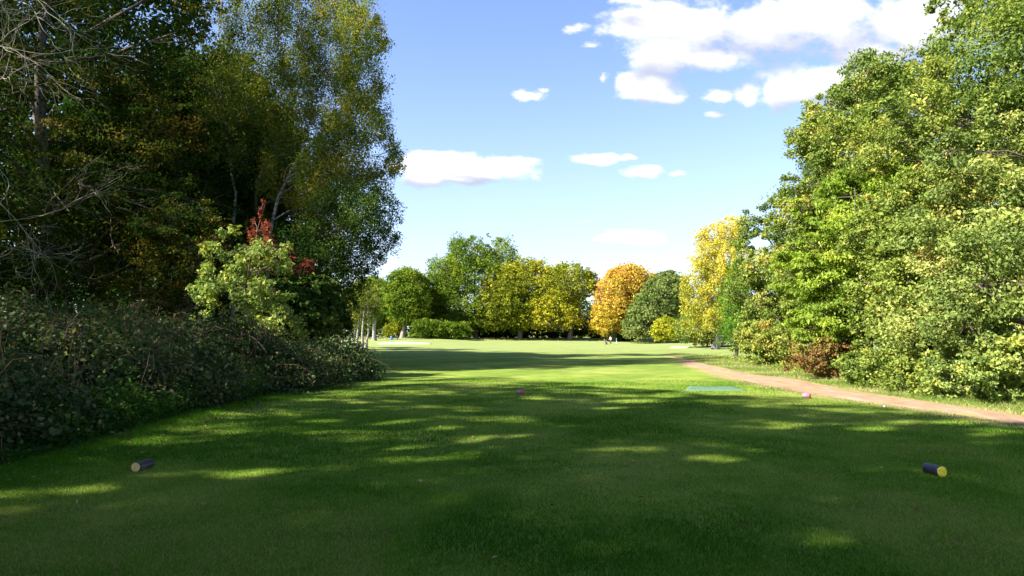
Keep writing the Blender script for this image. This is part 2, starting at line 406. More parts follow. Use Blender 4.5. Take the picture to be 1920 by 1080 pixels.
for px, py, rx, ry, w in CL:
    c = P(px, py, 1.0); c2 = P(px, py - ry, 1.0)
    u0, v0 = c[0], c[2] - CAMH; ru = 1.06 * rx / F; rv = 1.06 * (c2[2] - CAMH - v0)
    a = gm('MULTIPLY_ADD', gi.outputs[0], 1 / ru, -u0 / ru); b = gm('MULTIPLY_ADD', gi.outputs[1], 1 / rv, -v0 / rv)
    q = gm('MULTIPLY_ADD', a, a, gm('MULTIPLY', b, b))
    f = gm('MULTIPLY_ADD', gm('SQRT', q), -1.0, w)      # weight - radius
    f = gm('MAXIMUM', f, -1.0)
    acc = f if acc is None else gm('SMOOTH_MAX', acc, f, .25)
g.links.new(acc, go.inputs[0])
nA = noisef(U, Vv, 7.0, 8, 1.7, .62, .3); nB = noisef(U, Vv, 26.0, 6, 4.2, .6)
n1 = wm('ADD', wm('MULTIPLY', wm('SUBTRACT', nA, .5), 2.3), wm('MULTIPLY', wm('SUBTRACT', nB, .5), 1.2))
wu = noisef(U, Vv, 9.0, 4, 9.1); wv = noisef(U, Vv, 9.0, 4, 15.3)
Uw = wm('ADD', U, wm('MULTIPLY', wm('SUBTRACT', wu, .5), .045)); Vw = wm('ADD', Vv, wm('MULTIPLY', wm('SUBTRACT', wv, .5), .03))
def field(u, v):
    n = N.new('ShaderNodeGroup'); n.node_tree = g; L.new(u, n.inputs[0]); L.new(v, n.inputs[1]); return n.outputs[0]
f1 = field(Uw, Vw); f2 = field(wm('SUBTRACT', Uw, .018), wm('ADD', Vw, .034))
def sstep(x, a, b):
    n = N.new('ShaderNodeMapRange'); n.interpolation_type = 'SMOOTHSTEP'; L.new(x, n.inputs[0]); n.inputs[1].default_value = a; n.inputs[2].default_value = b; return n.outputs[0]
den = sstep(wm('ADD', f1, n1), -.06, .5)
den = wm('MULTIPLY', den, sstep(sx.outputs[1], .05, .3))
# underside: thick cloud lies above this direction (towards the sun)
shade = sstep(wm('ADD', f2, wm('MULTIPLY', n1, .5)), -.05, .6)
shade = wm('MULTIPLY', shade, sstep(wm('ADD', f1, wm('MULTIPLY', n1, .4)), .95, .1))
cc = N.new('ShaderNodeMix'); cc.data_type = 'RGBA'; L.new(shade, cc.inputs[0])
CLOUDW = (3.7, 3.75, 3.8, 1); CLOUDS = (1.85, 2.0, 2.55, 1)
cc.inputs[6].default_value = CLOUDW; cc.inputs[7].default_value = CLOUDS
hs = N.new('ShaderNodeHueSaturation'); L.new(sky.outputs[0], hs.inputs['Color']); hs.inputs['Saturation'].default_value = 1.0; hs.inputs['Value'].default_value = .80; hs.inputs['Hue'].default_value = .5
SKYHS = hs
# thin bright veil towards the horizon
veil = wm('POWER', wm('SUBTRACT', 1.0, sstep(sx.outputs[2], -.02, .55)), 2.0)
vm = N.new('ShaderNodeMix'); vm.data_type = 'RGBA'; L.new(wm('MULTIPLY', veil, .5), vm.inputs[0]); 
tm = N.new('ShaderNodeMix'); tm.data_type = 'RGBA'; tm.blend_type = 'MULTIPLY'; tm.inputs[0].default_value = 1; L.new(hs.outputs[0], tm.inputs[6]); tm.inputs[7].default_value = (1.02, 1.0, 1.14, 1)
L.new(tm.outputs[2], vm.inputs[6]); vm.inputs[7].default_value = (2.5, 2.8, 3.2, 1)
mx = N.new('ShaderNodeMix'); mx.data_type = 'RGBA'; L.new(den, mx.inputs[0]); L.new(vm.outputs[2], mx.inputs[6]); L.new(cc.outputs[2], mx.inputs[7])
L.new(mx.outputs[2], bg.inputs[0])

sl = bpy.data.lights.new("sun", 'SUN'); sl.energy = 5.0; sl.angle = R(1.0); sl.color = (1, .94, .84)
so = bpy.data.objects.new("sun", sl); COL.objects.link(so)
sd = Vector((SH[0] * SHL, SH[1] * SHL, -1)).normalized(); so.rotation_euler = sd.to_track_quat('-Z', 'Y').to_euler(); so.location = (-30, -20, 40)
S.view_settings.view_transform = 'Standard'; S.view_settings.look = 'None'; S.view_settings.gamma = 1
S.view_settings.exposure = 1.97

# ================================================================== GROUND
def gridline(lims):
    out = []
    for a, b, st in lims: out += list(np.arange(a, b, st))
    out.append(lims[-1][1]); return np.array(out)
gx = gridline([(-1600, -300, 100), (-300, -60, 12), (-60, -20, 2), (-20, 20, .25), (20, 60, 2), (60, 300, 12), (300, 1600, 100)])
gy = gridline([(-200, -20, 20), (-20, 0, 1), (0, 45, .25), (45, 120, 1), (120, 220, 2), (220, 400, 12), (400, 2600, 110)])
XX, YY = np.meshgrid(gx, gy); ZZ = gz(XX, YY)
V = np.stack([XX, YY, ZZ], -1).reshape(-1, 3)
nx, ny = len(gx), len(gy)
i = (np.arange(ny - 1)[:, None] * nx + np.arange(nx - 1)[None]).ravel()
Fq = np.stack([i, i + 1, i + nx + 1, i + nx], -1)
def path_edges(y):
    """left and right edge of the worn path at distance y"""
    l = np.interp(y, [-10, 0, 8, 12, 14.4, 16, 17.7, 20.7, 25, 29, 39, 46, 55], [9.0, 8.8, 8.7, 8.6, 8.2, 7.9, 7.6, 7.4, 7.8, 8.5, 9.9, 11.3, 12.6])
    r = np.interp(y, [-10, 0, 8, 12, 13.4, 14.5, 16, 19, 23, 30, 35, 39, 46, 55], [11.0, 10.8, 10.6, 10.2, 9.75, 9.5, 9.4, 9.6, 9.85, 10.3, 10.6, 11.1, 12.0, 12.9])
    return l, r
def grass_ground():
    m, t, N, L, o = nt('mown grass')
    tc = N.new('ShaderNodeTexCoord')
    def noi(sc, det=5, rough=.6, sx=1, sy=1):
        mp = N.new('ShaderNodeMapping'); mp.inputs['Scale'].default_value = (sx, sy, 1); L.new(tc.outputs['Object'], mp.inputs[0])
        n = N.new('ShaderNodeTexNoise'); n.inputs['Scale'].default_value = sc; n.inputs['Detail'].default_value = det; n.inputs['Roughness'].default_value = rough; L.new(mp.outputs[0], n.inputs[0]); return n.outputs[0]
    big = noi(.18, 5); mid = noi(1.3, 6, .65); fine = noi(28, 6, .75); vf = noi(140, 3, .7)
    r = ramp(N, [(.3, (.105, .175, .02)), (.5, (.155, .22, .034)), (.7, (.225, .255, .06))]); L.new(big, r.inputs[0])
    r2 = ramp(N, [(.3, (.55, .68, .55)), (.5, (1, 1, 1)), (.72, (1.35, 1.2, 1.3))]); L.new(mid, r2.inputs[0])
    r3 = ramp(N, [(.25, (.55, .62, .5)), (.5, (1, 1, 1)), (.8, (1.35, 1.25, 1.3))]); L.new(fine, r3.inputs[0])
    def mul(a, b, f=1.0, bt='MULTIPLY'):
        x = N.new('ShaderNodeMix'); x.data_type = 'RGBA'; x.blend_type = bt; x.inputs[0].default_value = f; L.new(a, x.inputs[6]); L.new(b, x.inputs[7]); return x.outputs[2]
    c = mul(mul(r.outputs[0], r2.outputs[0]), r3.outputs[0])
    # mown stripes, then paler fairway further out
    wv_ = N.new('ShaderNodeTexWave'); wv_.inputs['Scale'].default_value = .07; wv_.inputs['Distortion'].default_value = .6; wv_.inputs['Detail Scale'].default_value = .3
    mpw = N.new('ShaderNodeMapping'); mpw.inputs['Rotation'].default_value = (0, 0, R(28)); L.new(tc.outputs['Object'], mpw.inputs[0]); L.new(mpw.outputs[0], wv_.inputs[0])
    r4 = ramp(N, [(.4, (.86, .90, .86)), (.6, (1.1, 1.06, 1.08))]); L.new(wv_.outputs[1], r4.inputs[0]); c = mul(c, r4.outputs[0])
    sp = N.new('ShaderNodeSeparateXYZ'); L.new(tc.outputs['Object'], sp.inputs[0])
    mr = N.new('ShaderNodeMapRange'); L.new(sp.outputs[1], mr.inputs[0]); mr.inputs[1].default_value = 16; mr.inputs[2].default_value = 90; mr.inputs[3].default_value = 0; mr.inputs[4].default_value = .78
    x = N.new('ShaderNodeMix'); x.data_type = 'RGBA'; L.new(mr.outputs[0], x.inputs[0]); L.new(c, x.inputs[6]); x.inputs[7].default_value = (.185, .215, .085, 1)
    c = x.outputs[2]
    # worn soil patches
    at = N.new('ShaderNodeAttribute'); at.attribute_name = 'worn'
    ad = N.new('ShaderNodeMath'); ad.operation = 'MULTIPLY_ADD'; L.new(at.outputs['Fac'], ad.inputs[0]); ad.inputs[1].default_value = 1.0
    sb = N.new('ShaderNodeMath'); sb.operation = 'SUBTRACT'; L.new(noi(2.2, 7, .75, 1.6, .5), sb.inputs[0]); sb.inputs[1].default_value = .55; L.new(sb.outputs[0], ad.inputs[2])
    mw = N.new('ShaderNodeMapRange'); L.new(ad.outputs[0], mw.inputs[0]); mw.inputs[1].default_value = .38; mw.inputs[2].default_value = .62
    x = N.new('ShaderNodeMix'); x.data_type = 'RGBA'; L.new(mw.outputs[0], x.inputs[0]); L.new(c, x.inputs[6]); x.inputs[7].default_value = (.30, .20, .12, 1)
    c = x.outputs[2]
    p = N.new('ShaderNodeBsdfDiffuse'); L.new(c, p.inputs['Color'])
    b = N.new('ShaderNodeBump'); b.inputs['Strength'].default_value = .55; b.inputs['Distance'].default_value = .03
    am = N.new('ShaderNodeMath'); am.operation = 'MULTIPLY_ADD'; L.new(fine, am.inputs[0]); am.inputs[1].default_value = 1.0; L.new(vf, am.inputs[2]); L.new(am.outputs[0], b.inputs['Height'])
    L.new(b.outputs[0], p.inputs['Normal']); L.new(p.outputs[0], o.inputs[0])
    return m
ground = mesh_obj('ground', V, Fq, grass_ground(), smooth=True); tag(ground, 'mown green grass of the fairway and tee', None, None, 'structure')
pl, pr = path_edges(YY)
dist = np.maximum(pl - XX, XX - pr)
worn = np.clip(.62 - dist * .5, 0, .62) * (YY < 60) * (YY > -15)
worn = np.maximum(worn, .42 * np.exp(-((XX - 9.6) / 2.2) ** 2) * (YY > 36) * (YY < 75))
for (a, b, rx, ry, w) in [(-4.75, 22.8, .9, .25, .5), (11.4, 18.8, .8, .6, .55), (11.6, 22, .7, .8, .35), (11.6, 15.2, 1.0, .7, .6), (3.9, 19.4, .55, .12, .75), (7.25, 18.2, .3, .15, .6), (-6.2, 9, .5, 3, .3), (-5.9, 14, .4, 4, .32), (-5.35, 19.4, .3, 2, .3)]:
    worn = np.maximum(worn, w * np.exp(-((XX - a) / rx) ** 2 - ((YY - b) / ry) ** 2))
aw = ground.data.attributes.new('worn', 'FLOAT', 'POINT'); aw.data.foreach_set('value', worn.ravel().astype(np.float32))

# path
def dirt_mat():
    m, t, N, L, o = nt('dry dirt path')
    tc = N.new('ShaderNodeTexCoord')
    def noi(sc, det, rough=.6, sy=1):
        mp = N.new('ShaderNodeMapping'); mp.inputs['Scale'].default_value = (1, sy, 1); L.new(tc.outputs['Object'], mp.inputs[0])
        n = N.new('ShaderNodeTexNoise'); n.inputs['Scale'].default_value = sc; n.inputs['Detail'].default_value = det; n.inputs['Roughness'].default_value = rough; L.new(mp.outputs[0], n.inputs[0]); return n.outputs[0]
    a = noi(2.5, 8, .7, .35); b_ = noi(45, 4, .8)
    r = ramp(N, [(.3, (.21, .13, .08)), (.5, (.30, .195, .13)), (.7, (.39, .275, .20))]); L.new(a, r.inputs[0])
    r2 = ramp(N, [(.3, (.5, .5, .5)), (.5, (.95, .95, .95)), (.75, (1.25, 1.25, 1.25))]); L.new(b_, r2.inputs[0])
    x = N.new('ShaderNodeMix'); x.data_type = 'RGBA'; x.blend_type = 'MULTIPLY'; x.inputs[0].default_value = 1; L.new(r.outputs[0], x.inputs[6]); L.new(r2.outputs[0], x.inputs[7])
    # grass creeping in
    r3 = ramp(N, [(.53, (0, 0, 0)), (.64, (1, 1, 1))]); L.new(noi(1.1, 8, .8, .5), r3.inputs[0])
    y = N.new('ShaderNodeMix'); y.data_type = 'RGBA'; L.new(r3.outputs[0], y.inputs[0]); L.new(x.outputs[2], y.inputs[6]); y.inputs[7].default_value = (.27, .24, .10, 1)
    d = N.new('ShaderNodeBsdfDiffuse'); L.new(y.outputs[2], d.inputs[0])
    bp = N.new('ShaderNodeBump'); bp.inputs['Strength'].default_value = .5; bp.inputs['Distance'].default_value = .03; L.new(b_, bp.inputs['Height']); L.new(bp.outputs[0], d.inputs['Normal'])
    L.new(d.outputs[0], o.inputs[0]); return m
ys = np.arange(-8, 50, .2); K = 14
l, r_ = path_edges(ys)
rg = np.random.default_rng(3)
def rough1(n, amp, sm):
    a = rg.normal(size=n + sm); k = np.ones(sm) / sm; a = np.convolve(a, k, mode='valid')[:n]; return a * amp * math.sqrt(sm)
l = l + rough1(len(ys), .10, 5) + rough1(len(ys), .10, 25) + .1; r_ = r_ + rough1(len(ys), .08, 5) + rough1(len(ys), .07, 25) - .1
u = np.linspace(0, 1, K)[None]
PX = l[:, None] * (1 - u) + r_[:, None] * u; PY = np.repeat(ys[:, None], K, 1) + 0 * u
PZ = gz(PX, PY) + .022 * np.sin(np.pi * np.clip(u * 1.0, 0, 1)) ** .35 - .004
V = np.stack([PX, PY, PZ], -1).reshape(-1, 3); i = (np.arange(len(ys) - 1)[:, None] * K + np.arange(K - 1)[None]).ravel()
tag(mesh_obj('path', V, np.stack([i, i + 1, i + K + 1, i + K], -1), dirt_mat(), smooth=True), 'bare dry dirt path beside the right hand trees', None, None, 'structure')

# bunkers of sand (far)
def bunker(px0, px1, py, dd, label, hh=.16):
    a = on_ground(px0, py); b = on_ground(px1, py)
    cx = (a[0] + b[0]) / 2; cy = dd; rx = abs(b[0] - a[0]) / 2 * dd / a[1]; cx = cx * dd / a[1]
    k = 40; an = np.linspace(0, 2 * np.pi, k, endpoint=False); rr = 1 + .12 * np.sin(an * 3 + 1)
    V = [[cx, cy, 0]]; F3 = []
    for j in range(1, 6):
        f = j / 5
        for q in range(k):
            x = cx + rx * f * rr[q] * math.cos(an[q]); y = cy + 1.7 * f * math.sin(an[q]); V.append([x, y, 0])
    V = np.array(V); base = gz(V[:, 0], V[:, 1])
    lift = .03 + hh * np.clip((V[:, 1] - cy + 1.7) / 3.4, 0, 1)
    V[:, 2] = base + lift
    fq = []
    for j in range(1, 5):
        for q in range(k):
            q2 = (q + 1) % k; fq.append([1 + (j - 1) * k + q, 1 + j * k + q, 1 + j * k + q2, 1 + (j - 1) * k + q2])
    for q in range(0, k, 2): fq.append([0, 1 + q, 1 + (q + 1) % k, 1 + (q + 2) % k])
    # outer skirt into the turf
    n0 = len(V); ringi = np.arange(1 + 4 * k, 1 + 5 * k); sk = V[ringi].copy(); sk[:, 2] = base[ringi] - .15
    sk[:, 1] += np.where(sk[:, 1] > cy, .8, -.05)
    V = np.concatenate([V, sk])
    for q in range(k): fq.append([ringi[q], n0 + q, n0 + (q + 1) % k, ringi[(q + 1) % k]])
    o = mesh_obj('sand_bunker', V, fq, plain('bunker sand', (.50, .42, .31), .95, 0, 3, .08), smooth=True, origin=(cx, cy, float(gz(cx, cy))))
    tag(o, label, 'bunker', 'sand bunkers on the fairway'); return o
bunker(704, 800, 641, 128, 'long pale sand bunker strip left of the far fairway, below the blue bin')
bunker(1258, 1284, 655, 100, 'short pale strip of sand at the right of the far fairway', .1)

# lawn blades (uncountable)
def blades(name, label, pts, hgt, wid, mat, tint, rng, lean=.45):
    n = len(pts)
    z = gz(pts[:, 0], pts[:, 1]); b = np.column_stack([pts, z - .003])
    a = rng.random(n) * 2 * np.pi; s = np.column_stack([np.cos(a), np.sin(a), np.zeros(n)])
    ln = rng.normal(size=(n, 2)) * lean
    tip = b + np.column_stack([ln * hgt[:, None], hgt])
    V = np.stack([b - s * wid[:, None] / 2, b + s * wid[:, None] / 2, tip], 1).reshape(-1, 3)
    o = mesh_obj(name, V, np.arange(3 * n, dtype=np.int32).reshape(n, 3), M[mat], tint=tint, nside=3)
    tag(o, label, 'grass', None, 'stuff'); return o
rg = np.random.default_rng(11)
n = 480000
d = 3.6 * (24 / 3.6) ** (rg.random(n) ** 1.15); x = (rg.random(n) * 2 - 1) * (.80 * d + .6)
ok = (x > -5.9 - .03 * d) & (x < path_edges(d)[0] + .15); d = d[ok]; x = x[ok]; n = len(d)
patch = .5 + .5 * np.sin(x * .9 + np.sin(d * .7) * 1.3) * np.cos(d * .8 + np.sin(x * .6)); p2 = .5 + .5 * np.sin(x * 3.1 + d * 2.2 + 2 * np.sin(d * 1.9)) * np.cos(d * 3.7 - x)
stripe = .5 + .5 * np.sign(np.sin((x + .25 * d) * 1.6)) * 1.0
fb = np.clip((fbm(x, d, .55, 4) - .5) * 2.6 + .5, 0, 1)
tint = np.clip(-.02 + .78 * fb + .06 * stripe + rg.normal(scale=.26, size=n) + (rg.random(n) > .985) * .5, 0, 1)
sc = 1 + d * .055
blades('grass', 'short mown grass blades on the shaded tee', np.column_stack([x, d]), (.016 + .014 * rg.random(n) + .016 * (1 - fb) ** 2) * sc ** .5, (.0035 + .002 * rg.random(n)) * sc, 'lawnblade', tint, rg)
# longer verge grass by the right hand trees and under the brambles
n = 110000
d = 10 * (60 / 10.) ** rg.random(n); pl_, pr_ = path_edges(d); x = pr_ + rg.random(n) ** 1.3 * 3.0 + .05
hh = (.03 + .15 * rg.random(n) ** 2) * np.clip((x - pr_) * .9 + .3, .2, 1.3)
blades('grass', 'longer dry grass on the verge between path and trees', np.column_stack([x, d]), hh, .006 + .0004 * d, 'dry', np.clip(rg.normal(.38, .22, n) + .25 * np.sin(x * 2 + d), 0, 1), rg, .8)
n = 26000
d = 7 + 17 * rg.random(n); x = -5.65 - .02 * d + rg.normal(size=n) * .28
blades('grass', 'ragged grass fringe along the foot of the brambles', np.column_stack([x, d]), .03 + .07 * rg.random(n) ** 2, .005 + .0003 * d, 'lawnblade', np.clip(rg.normal(.35, .2, n), 0, 1), rg, .8)
n = 9000
x = 5 + 40 * rg.random(n) ** 1; x = -40 + 95 * rg.random(n); d = 168 + rg.normal(size=n) * 2.0
blades('grass', 'pale long grass at the foot of the far trees', np.column_stack([x, d]), .15 + .3 * rg.random(n), np.full(n, .12), 'dry', np.clip(rg.normal(.6, .2, n), 0, 1), rg, .6)
# fallen leaves
n = 900
d = 7 + 16 * rg.random(n); x = -5.5 - .02 * d + np.abs(rg.normal(size=n)) * .35 * rg.choice([1, 1, -1], n)
d2 = 4.5 + 16 * rg.random(700); x2 = (rg.random(700) * 2 - 1) * 9
C = np.concatenate([np.column_stack([x, d]), np.column_stack([x2, d2]), np.column_stack([9.8 + rg.random(500) * 2.4, 13 + 20 * rg.random(500)])])
C = np.column_stack([C, gz(C[:, 0], C[:, 1]) + .022])
o = leaf_mesh('fallen_leaves', C, np.zeros_like(C), .042, M['litter'], None, rg.random(len(C)), rg, .6, 3.0, 0)
tag(o, 'small brown fallen leaves scattered on the grass edges', 'leaves', None, 'stuff')

# ================================================================== FAR TREES
FG = 'trees across the end of the fairway'
def T(px, py, d): return tuple(P(px, py, d))
far = [
 ('oak_tree', 'large round dark green tree, tallest of the far trees', [(808, 505), (812, 484), (838, 486), (846, 460), (878, 447), (915, 445), (948, 455), (960, 472), (974, 490), (975, 520), (990, 560), (980, 615), (900, 612), (850, 622), (800, 612), (796, 560), (808, 530)], 172, 8, 52000, 'oak', 892, 632, .5, dict(tshift=-.10, flat=.7)),
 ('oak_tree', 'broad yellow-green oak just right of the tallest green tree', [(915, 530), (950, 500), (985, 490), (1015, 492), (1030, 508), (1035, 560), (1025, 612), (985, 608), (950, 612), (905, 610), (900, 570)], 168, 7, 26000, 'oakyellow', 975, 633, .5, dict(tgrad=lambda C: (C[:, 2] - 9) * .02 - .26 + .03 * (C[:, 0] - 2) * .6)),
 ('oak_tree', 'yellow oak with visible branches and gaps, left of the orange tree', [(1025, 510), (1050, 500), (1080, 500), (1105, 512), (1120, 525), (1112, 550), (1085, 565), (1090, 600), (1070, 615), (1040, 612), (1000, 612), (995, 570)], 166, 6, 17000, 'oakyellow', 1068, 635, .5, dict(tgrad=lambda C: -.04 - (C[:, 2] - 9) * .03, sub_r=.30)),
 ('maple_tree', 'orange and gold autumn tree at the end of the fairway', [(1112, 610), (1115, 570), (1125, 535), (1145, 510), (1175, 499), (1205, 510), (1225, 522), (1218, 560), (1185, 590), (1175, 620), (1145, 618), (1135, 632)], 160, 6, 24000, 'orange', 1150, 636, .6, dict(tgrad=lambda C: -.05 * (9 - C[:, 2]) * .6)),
 ('grey_green_tree', 'dull grey-green rounded tree right of the orange tree', [(1172, 630), (1180, 585), (1200, 555), (1215, 530), (1235, 515), (1262, 512), (1278, 525), (1282, 570), (1282, 636), (1230, 640), (1190, 640)], 150, 6, 22000, 'greygreen', 1235, 640, .5, {}),
 ('oak_tree', 'mid green tree with a pale grey trunk left of the tallest tree', [(722, 545), (735, 518), (760, 506), (785, 512), (802, 530), (806, 560), (800, 600), (770, 606), (735, 598), (720, 575)], 165, 6, 22000, 'oak', 754, 629, .5, dict(tshift=-.05)),
 ('green_tree', 'olive green tree behind, left of the grey-trunked tree', [(655, 560), (672, 530), (700, 520), (722, 530), (735, 560), (730, 610), (690, 615), (655, 610)], 175, 6, 12000, 'oak', 700, 628, .5, dict(tshift=.05)),
 ('green_tree', 'pale green bushy tree filling the gap left of the tallest tree', [(795, 560), (815, 545), (835, 560), (840, 600), (838, 632), (790, 632), (788, 590)], 176, 5, 10000, 'oak', 815, 630, .4, dict(tshift=.1)),
]
for k, (nm, lb, poly, d, dep, n, mat, tx, ty, tr, kw) in enumerate(far):
    pc = np.array(poly, float); mid_ = pc.mean(0); sc_ = np.array([1.09, 1.07]); poly = [tuple(q) for q in (mid_ + (pc - mid_) * sc_)]; poly = [(a, min(b, 634)) for a, b in poly]
    tb = P(tx, ty, d); cs = np.array(poly); top = P(tx + (cs[:, 0].mean() - tx) * .6, cs[:, 1].min() + 18, d)
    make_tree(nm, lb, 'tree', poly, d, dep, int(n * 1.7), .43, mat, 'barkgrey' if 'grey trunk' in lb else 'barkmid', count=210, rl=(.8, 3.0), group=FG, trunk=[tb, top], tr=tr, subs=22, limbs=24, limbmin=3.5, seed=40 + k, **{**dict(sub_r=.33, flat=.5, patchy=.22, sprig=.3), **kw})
# low bushes and understorey along the far edge
bush_specs = [
 ('small round yellow-green bush beside the grey trunk', [(722, 632), (722, 612), (740, 604), (757, 612), (757, 632)], 168, 'oakyellow', 4000, -.25),
 ('low mixed hedge below the tallest tree, left part', [(765, 634), (775, 606), (800, 598), (830, 603), (880, 604), (885, 634)], 160, 'oak', 12000, -.2),
 ('dark hedge under the far oaks', [(880, 634), (885, 606), (960, 598), (1000, 606), (1000, 636)], 180, 'dark', 12000, .1),
 ('dark hedge between the yellow oaks and the orange tree', [(995, 636), (1000, 600), (1050, 600), (1125, 590), (1135, 638)], 178, 'dark', 14000, .15),
 ('dark bush under the orange tree', [(1130, 640), (1140, 612), (1175, 610), (1195, 640)], 163, 'dark', 6000, .1),
 ('bright yellow bush at the foot of the grey-green tree', [(1222, 638), (1225, 605), (1245, 594), (1272, 602), (1275, 638)], 140, 'yellowshrub', 6000, 0),
 ('olive hedge below the tall yellow poplar', [(1268, 640), (1270, 600), (1300, 580), (1340, 570), (1370, 590), (1372, 650), (1310, 645)], 100, 'wallgreen', 16000, .1),
 ('dark distant hedge behind the white birch trunks', [(560, 634), (570, 590), (640, 580), (725, 588), (728, 634)], 186, 'dark', 12000, .3)]
for k, (lb, poly, d, mat, n, ts) in enumerate(bush_specs):
    make_tree('bush', lb, 'bush', poly, d, 3, int(n * 1.7), .36 if d > 120 else .24, mat, count=60, rl=(.8, 1.7), sub_r=.42, group='bushes along the far edge', tr=.12, subs=11, limbs=8, tshift=ts, seed=70 + k, part='foliage')
rg = np.random.default_rng(77)
n = 60000; x = -130 + 260 * rg.random(n); hmax = 9 + 2.5 * np.sin(x * .11) + 1.5 * np.sin(x * .37 + 1)
C = np.column_stack([x, 200 + rg.random(n) * 10, .2 + hmax * rg.random(n) ** .8])
o = leaf_mesh('distant_wood', C, np.tile([0, -.6, .3], (n, 1)), .75, M['dark'], None, np.clip(rg.normal(.45, .2, n) + .15 * np.sin(x * .3), 0, 1), rg, .7)
tag(o, 'unbroken dark distant wood behind the far trees', 'wood', None, 'stuff')
# tall poplar
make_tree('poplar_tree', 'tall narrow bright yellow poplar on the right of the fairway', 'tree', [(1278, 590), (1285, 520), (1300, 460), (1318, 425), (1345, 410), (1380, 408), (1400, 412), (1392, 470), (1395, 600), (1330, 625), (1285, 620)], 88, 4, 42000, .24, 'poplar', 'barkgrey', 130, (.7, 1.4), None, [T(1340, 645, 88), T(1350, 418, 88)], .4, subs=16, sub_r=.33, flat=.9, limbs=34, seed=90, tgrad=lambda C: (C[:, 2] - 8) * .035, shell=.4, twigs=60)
# white-trunked birches standing on the far left
for k, (bx, by, tx_, ty_, d, lb) in enumerate([
    (637, 634, 642, 560, 105, 'slim dark-stemmed birch, furthest left of the far birches'), (655, 634, 652, 560, 100, 'stoutest white-barked birch on the far left'),
    (662, 634, 664, 570, 104, 'thin birch just right of the stoutest white trunk'), (670, 635, 675, 580, 102, 'short leaning birch stem among the far birches'),
    (679, 635, 685, 560, 98, 'white birch leaning right in the far group'), (686, 636, 688, 570, 96, 'thin dark birch stem at the right of the far group'),
    (702, 629, 703, 545, 150, 'lone straight white birch near the bunker')]):
    w = 26 if k != 6 else 22
    make_tree('birch_tree', lb, 'tree', [(tx_ - w, 612), (tx_ - w * .8, 560), (tx_, 530 - 6 * (k % 3)), (tx_ + w * .8, 565), (tx_ + w * .7, 605), (tx_, 598)], d, 2.5, 4200, .2 if k != 6 else .3, 'birch', 'barkpale', 14, (.7, 1.3), 'far white birches', [T(bx, by, d), T(tx_, 560, d)], [.2, .34, .18, .2, .24, .2, .5][k], subs=9, limbs=8, limbmin=2, vstretch=1.8, seed=110 + k, tshift=.1, droop=.8)

# ================================================================== RIGHT HAND TREES
RG = 'trees along the right of the path'
def Rt(name, lb, poly, d, dep, n, leaf, mat, **kw):
    kw.setdefault('count', 46); kw.setdefault('rl', (.55, 1.25)); kw.setdefault('subs', 16); kw.setdefault('front', .72); kw.setdefault('patchy', .10); kw['tshift'] = kw.get('tshift', 0) + .06; kw.setdefault('sub_r', .29); kw.setdefault('tn', .12)
    return make_tree(name, lb, kw.pop('cat', 'tree'), poly, d, dep, int(n * 1.2), leaf * .88, mat, group=kw.pop('group', RG), **kw)
Rt('conifer_tree', 'narrow bright green conifer left of the right hand trees', [(1352, 650), (1352, 560), (1368, 500), (1380, 478), (1400, 500), (1408, 650)], 52, 1.6, 14000, .16, 'conifer', aspect=.3, vstretch=1.5, seed=201, rl=(.4, .9), tr=.15)
Rt('mixed_tree', 'small green and russet tree at the far end of the right hand row', [(1368, 665), (1370, 580), (1375, 480), (1385, 420), (1415, 395), (1440, 375), (1470, 365), (1540, 330), (1560, 500), (1560, 680), (1440, 668)], 42, 3, 60000, .16, 'wallgreen', tshift=.0, seed=202, count=52, twigs=40)
Rt('bushy_tree', 'tall dense green tree with knobbly left edge in the right hand row', [(1440, 420), (1478, 355), (1490, 300), (1500, 240), (1530, 210), (1535, 170), (1570, 132), (1610, 125), (1650, 140), (1720, 120), (1760, 300), (1740, 560), (1560, 600), (1440, 520)], 31, 3.2, 110000, .14, 'wallgreen', seed=203, count=80, rl=(.6, 1.25), tshift=-.02, twigs=60)
Rt('broadleaf_tree', 'bright yellow-green tree with long drooping leaves near the path', [(1462, 600), (1470, 480), (1500, 400), (1540, 330), (1600, 300), (1680, 320), (1720, 400), (1730, 560), (1700, 650), (1620, 660), (1540, 640), (1480, 640)], 25.5, 2.6, 72000, .15, 'hornbeam', seed=204, count=60, aspect=.42, droop=1.6, up=.9, outw=.8, flat=.38, rl=(.55, 1.1), twigs=60, bend=.2)
Rt('bushy_tree', 'highest tree in the right hand row, reaching the top edge', [(1600, 240), (1650, 160), (1690, 105), (1720, 70), (1760, 50), (1768, -10), (1850, -120), (2100, -160), (2300, 0), (2300, 500), (1700, 500), (1620, 400)], 22.5, 3.4, 120000, .125, 'wallgreen', seed=205, count=92, rl=(.6, 1.2), twigs=80, tshift=-.03)
Rt('bushy_tree', 'large pale grey-green leafy tree at the right edge', [(1680, 560), (1690, 420), (1740, 300), (1800, 220), (1900, 180), (2100, 200), (2400, 260), (2500, 700), (2200, 760), (1900, 745), (1740, 720), (1690, 660)], 17.2, 2.6, 130000, .105, 'wallpale', seed=206, count=96, rl=(.5, 1.0), twigs=110)
Rt('broadleaf_tree', 'mid green tree behind the drooping-leaved tree', [(1600, 480), (1640, 360), (1720, 330), (1800, 400), (1800, 680), (1620, 690)], 21.5, 2, 42000, .125, 'wallgreen', seed=207, count=40, tshift=.05)
Rt('brown_bush', 'withered russet-brown bush below the drooping-leaved tree', [(1478, 690), (1476, 655), (1510, 640), (1560, 628), (1600, 640), (1630, 665), (1640, 705), (1560, 706)], 24.5, 1.0, 15000, .10, 'brown', tshift=.1, seed=208, cat='bush', group='bushes at the foot of the right hand trees', part='foliage', count=26, rl=(.35, .8), twigs=40, tr=.08)
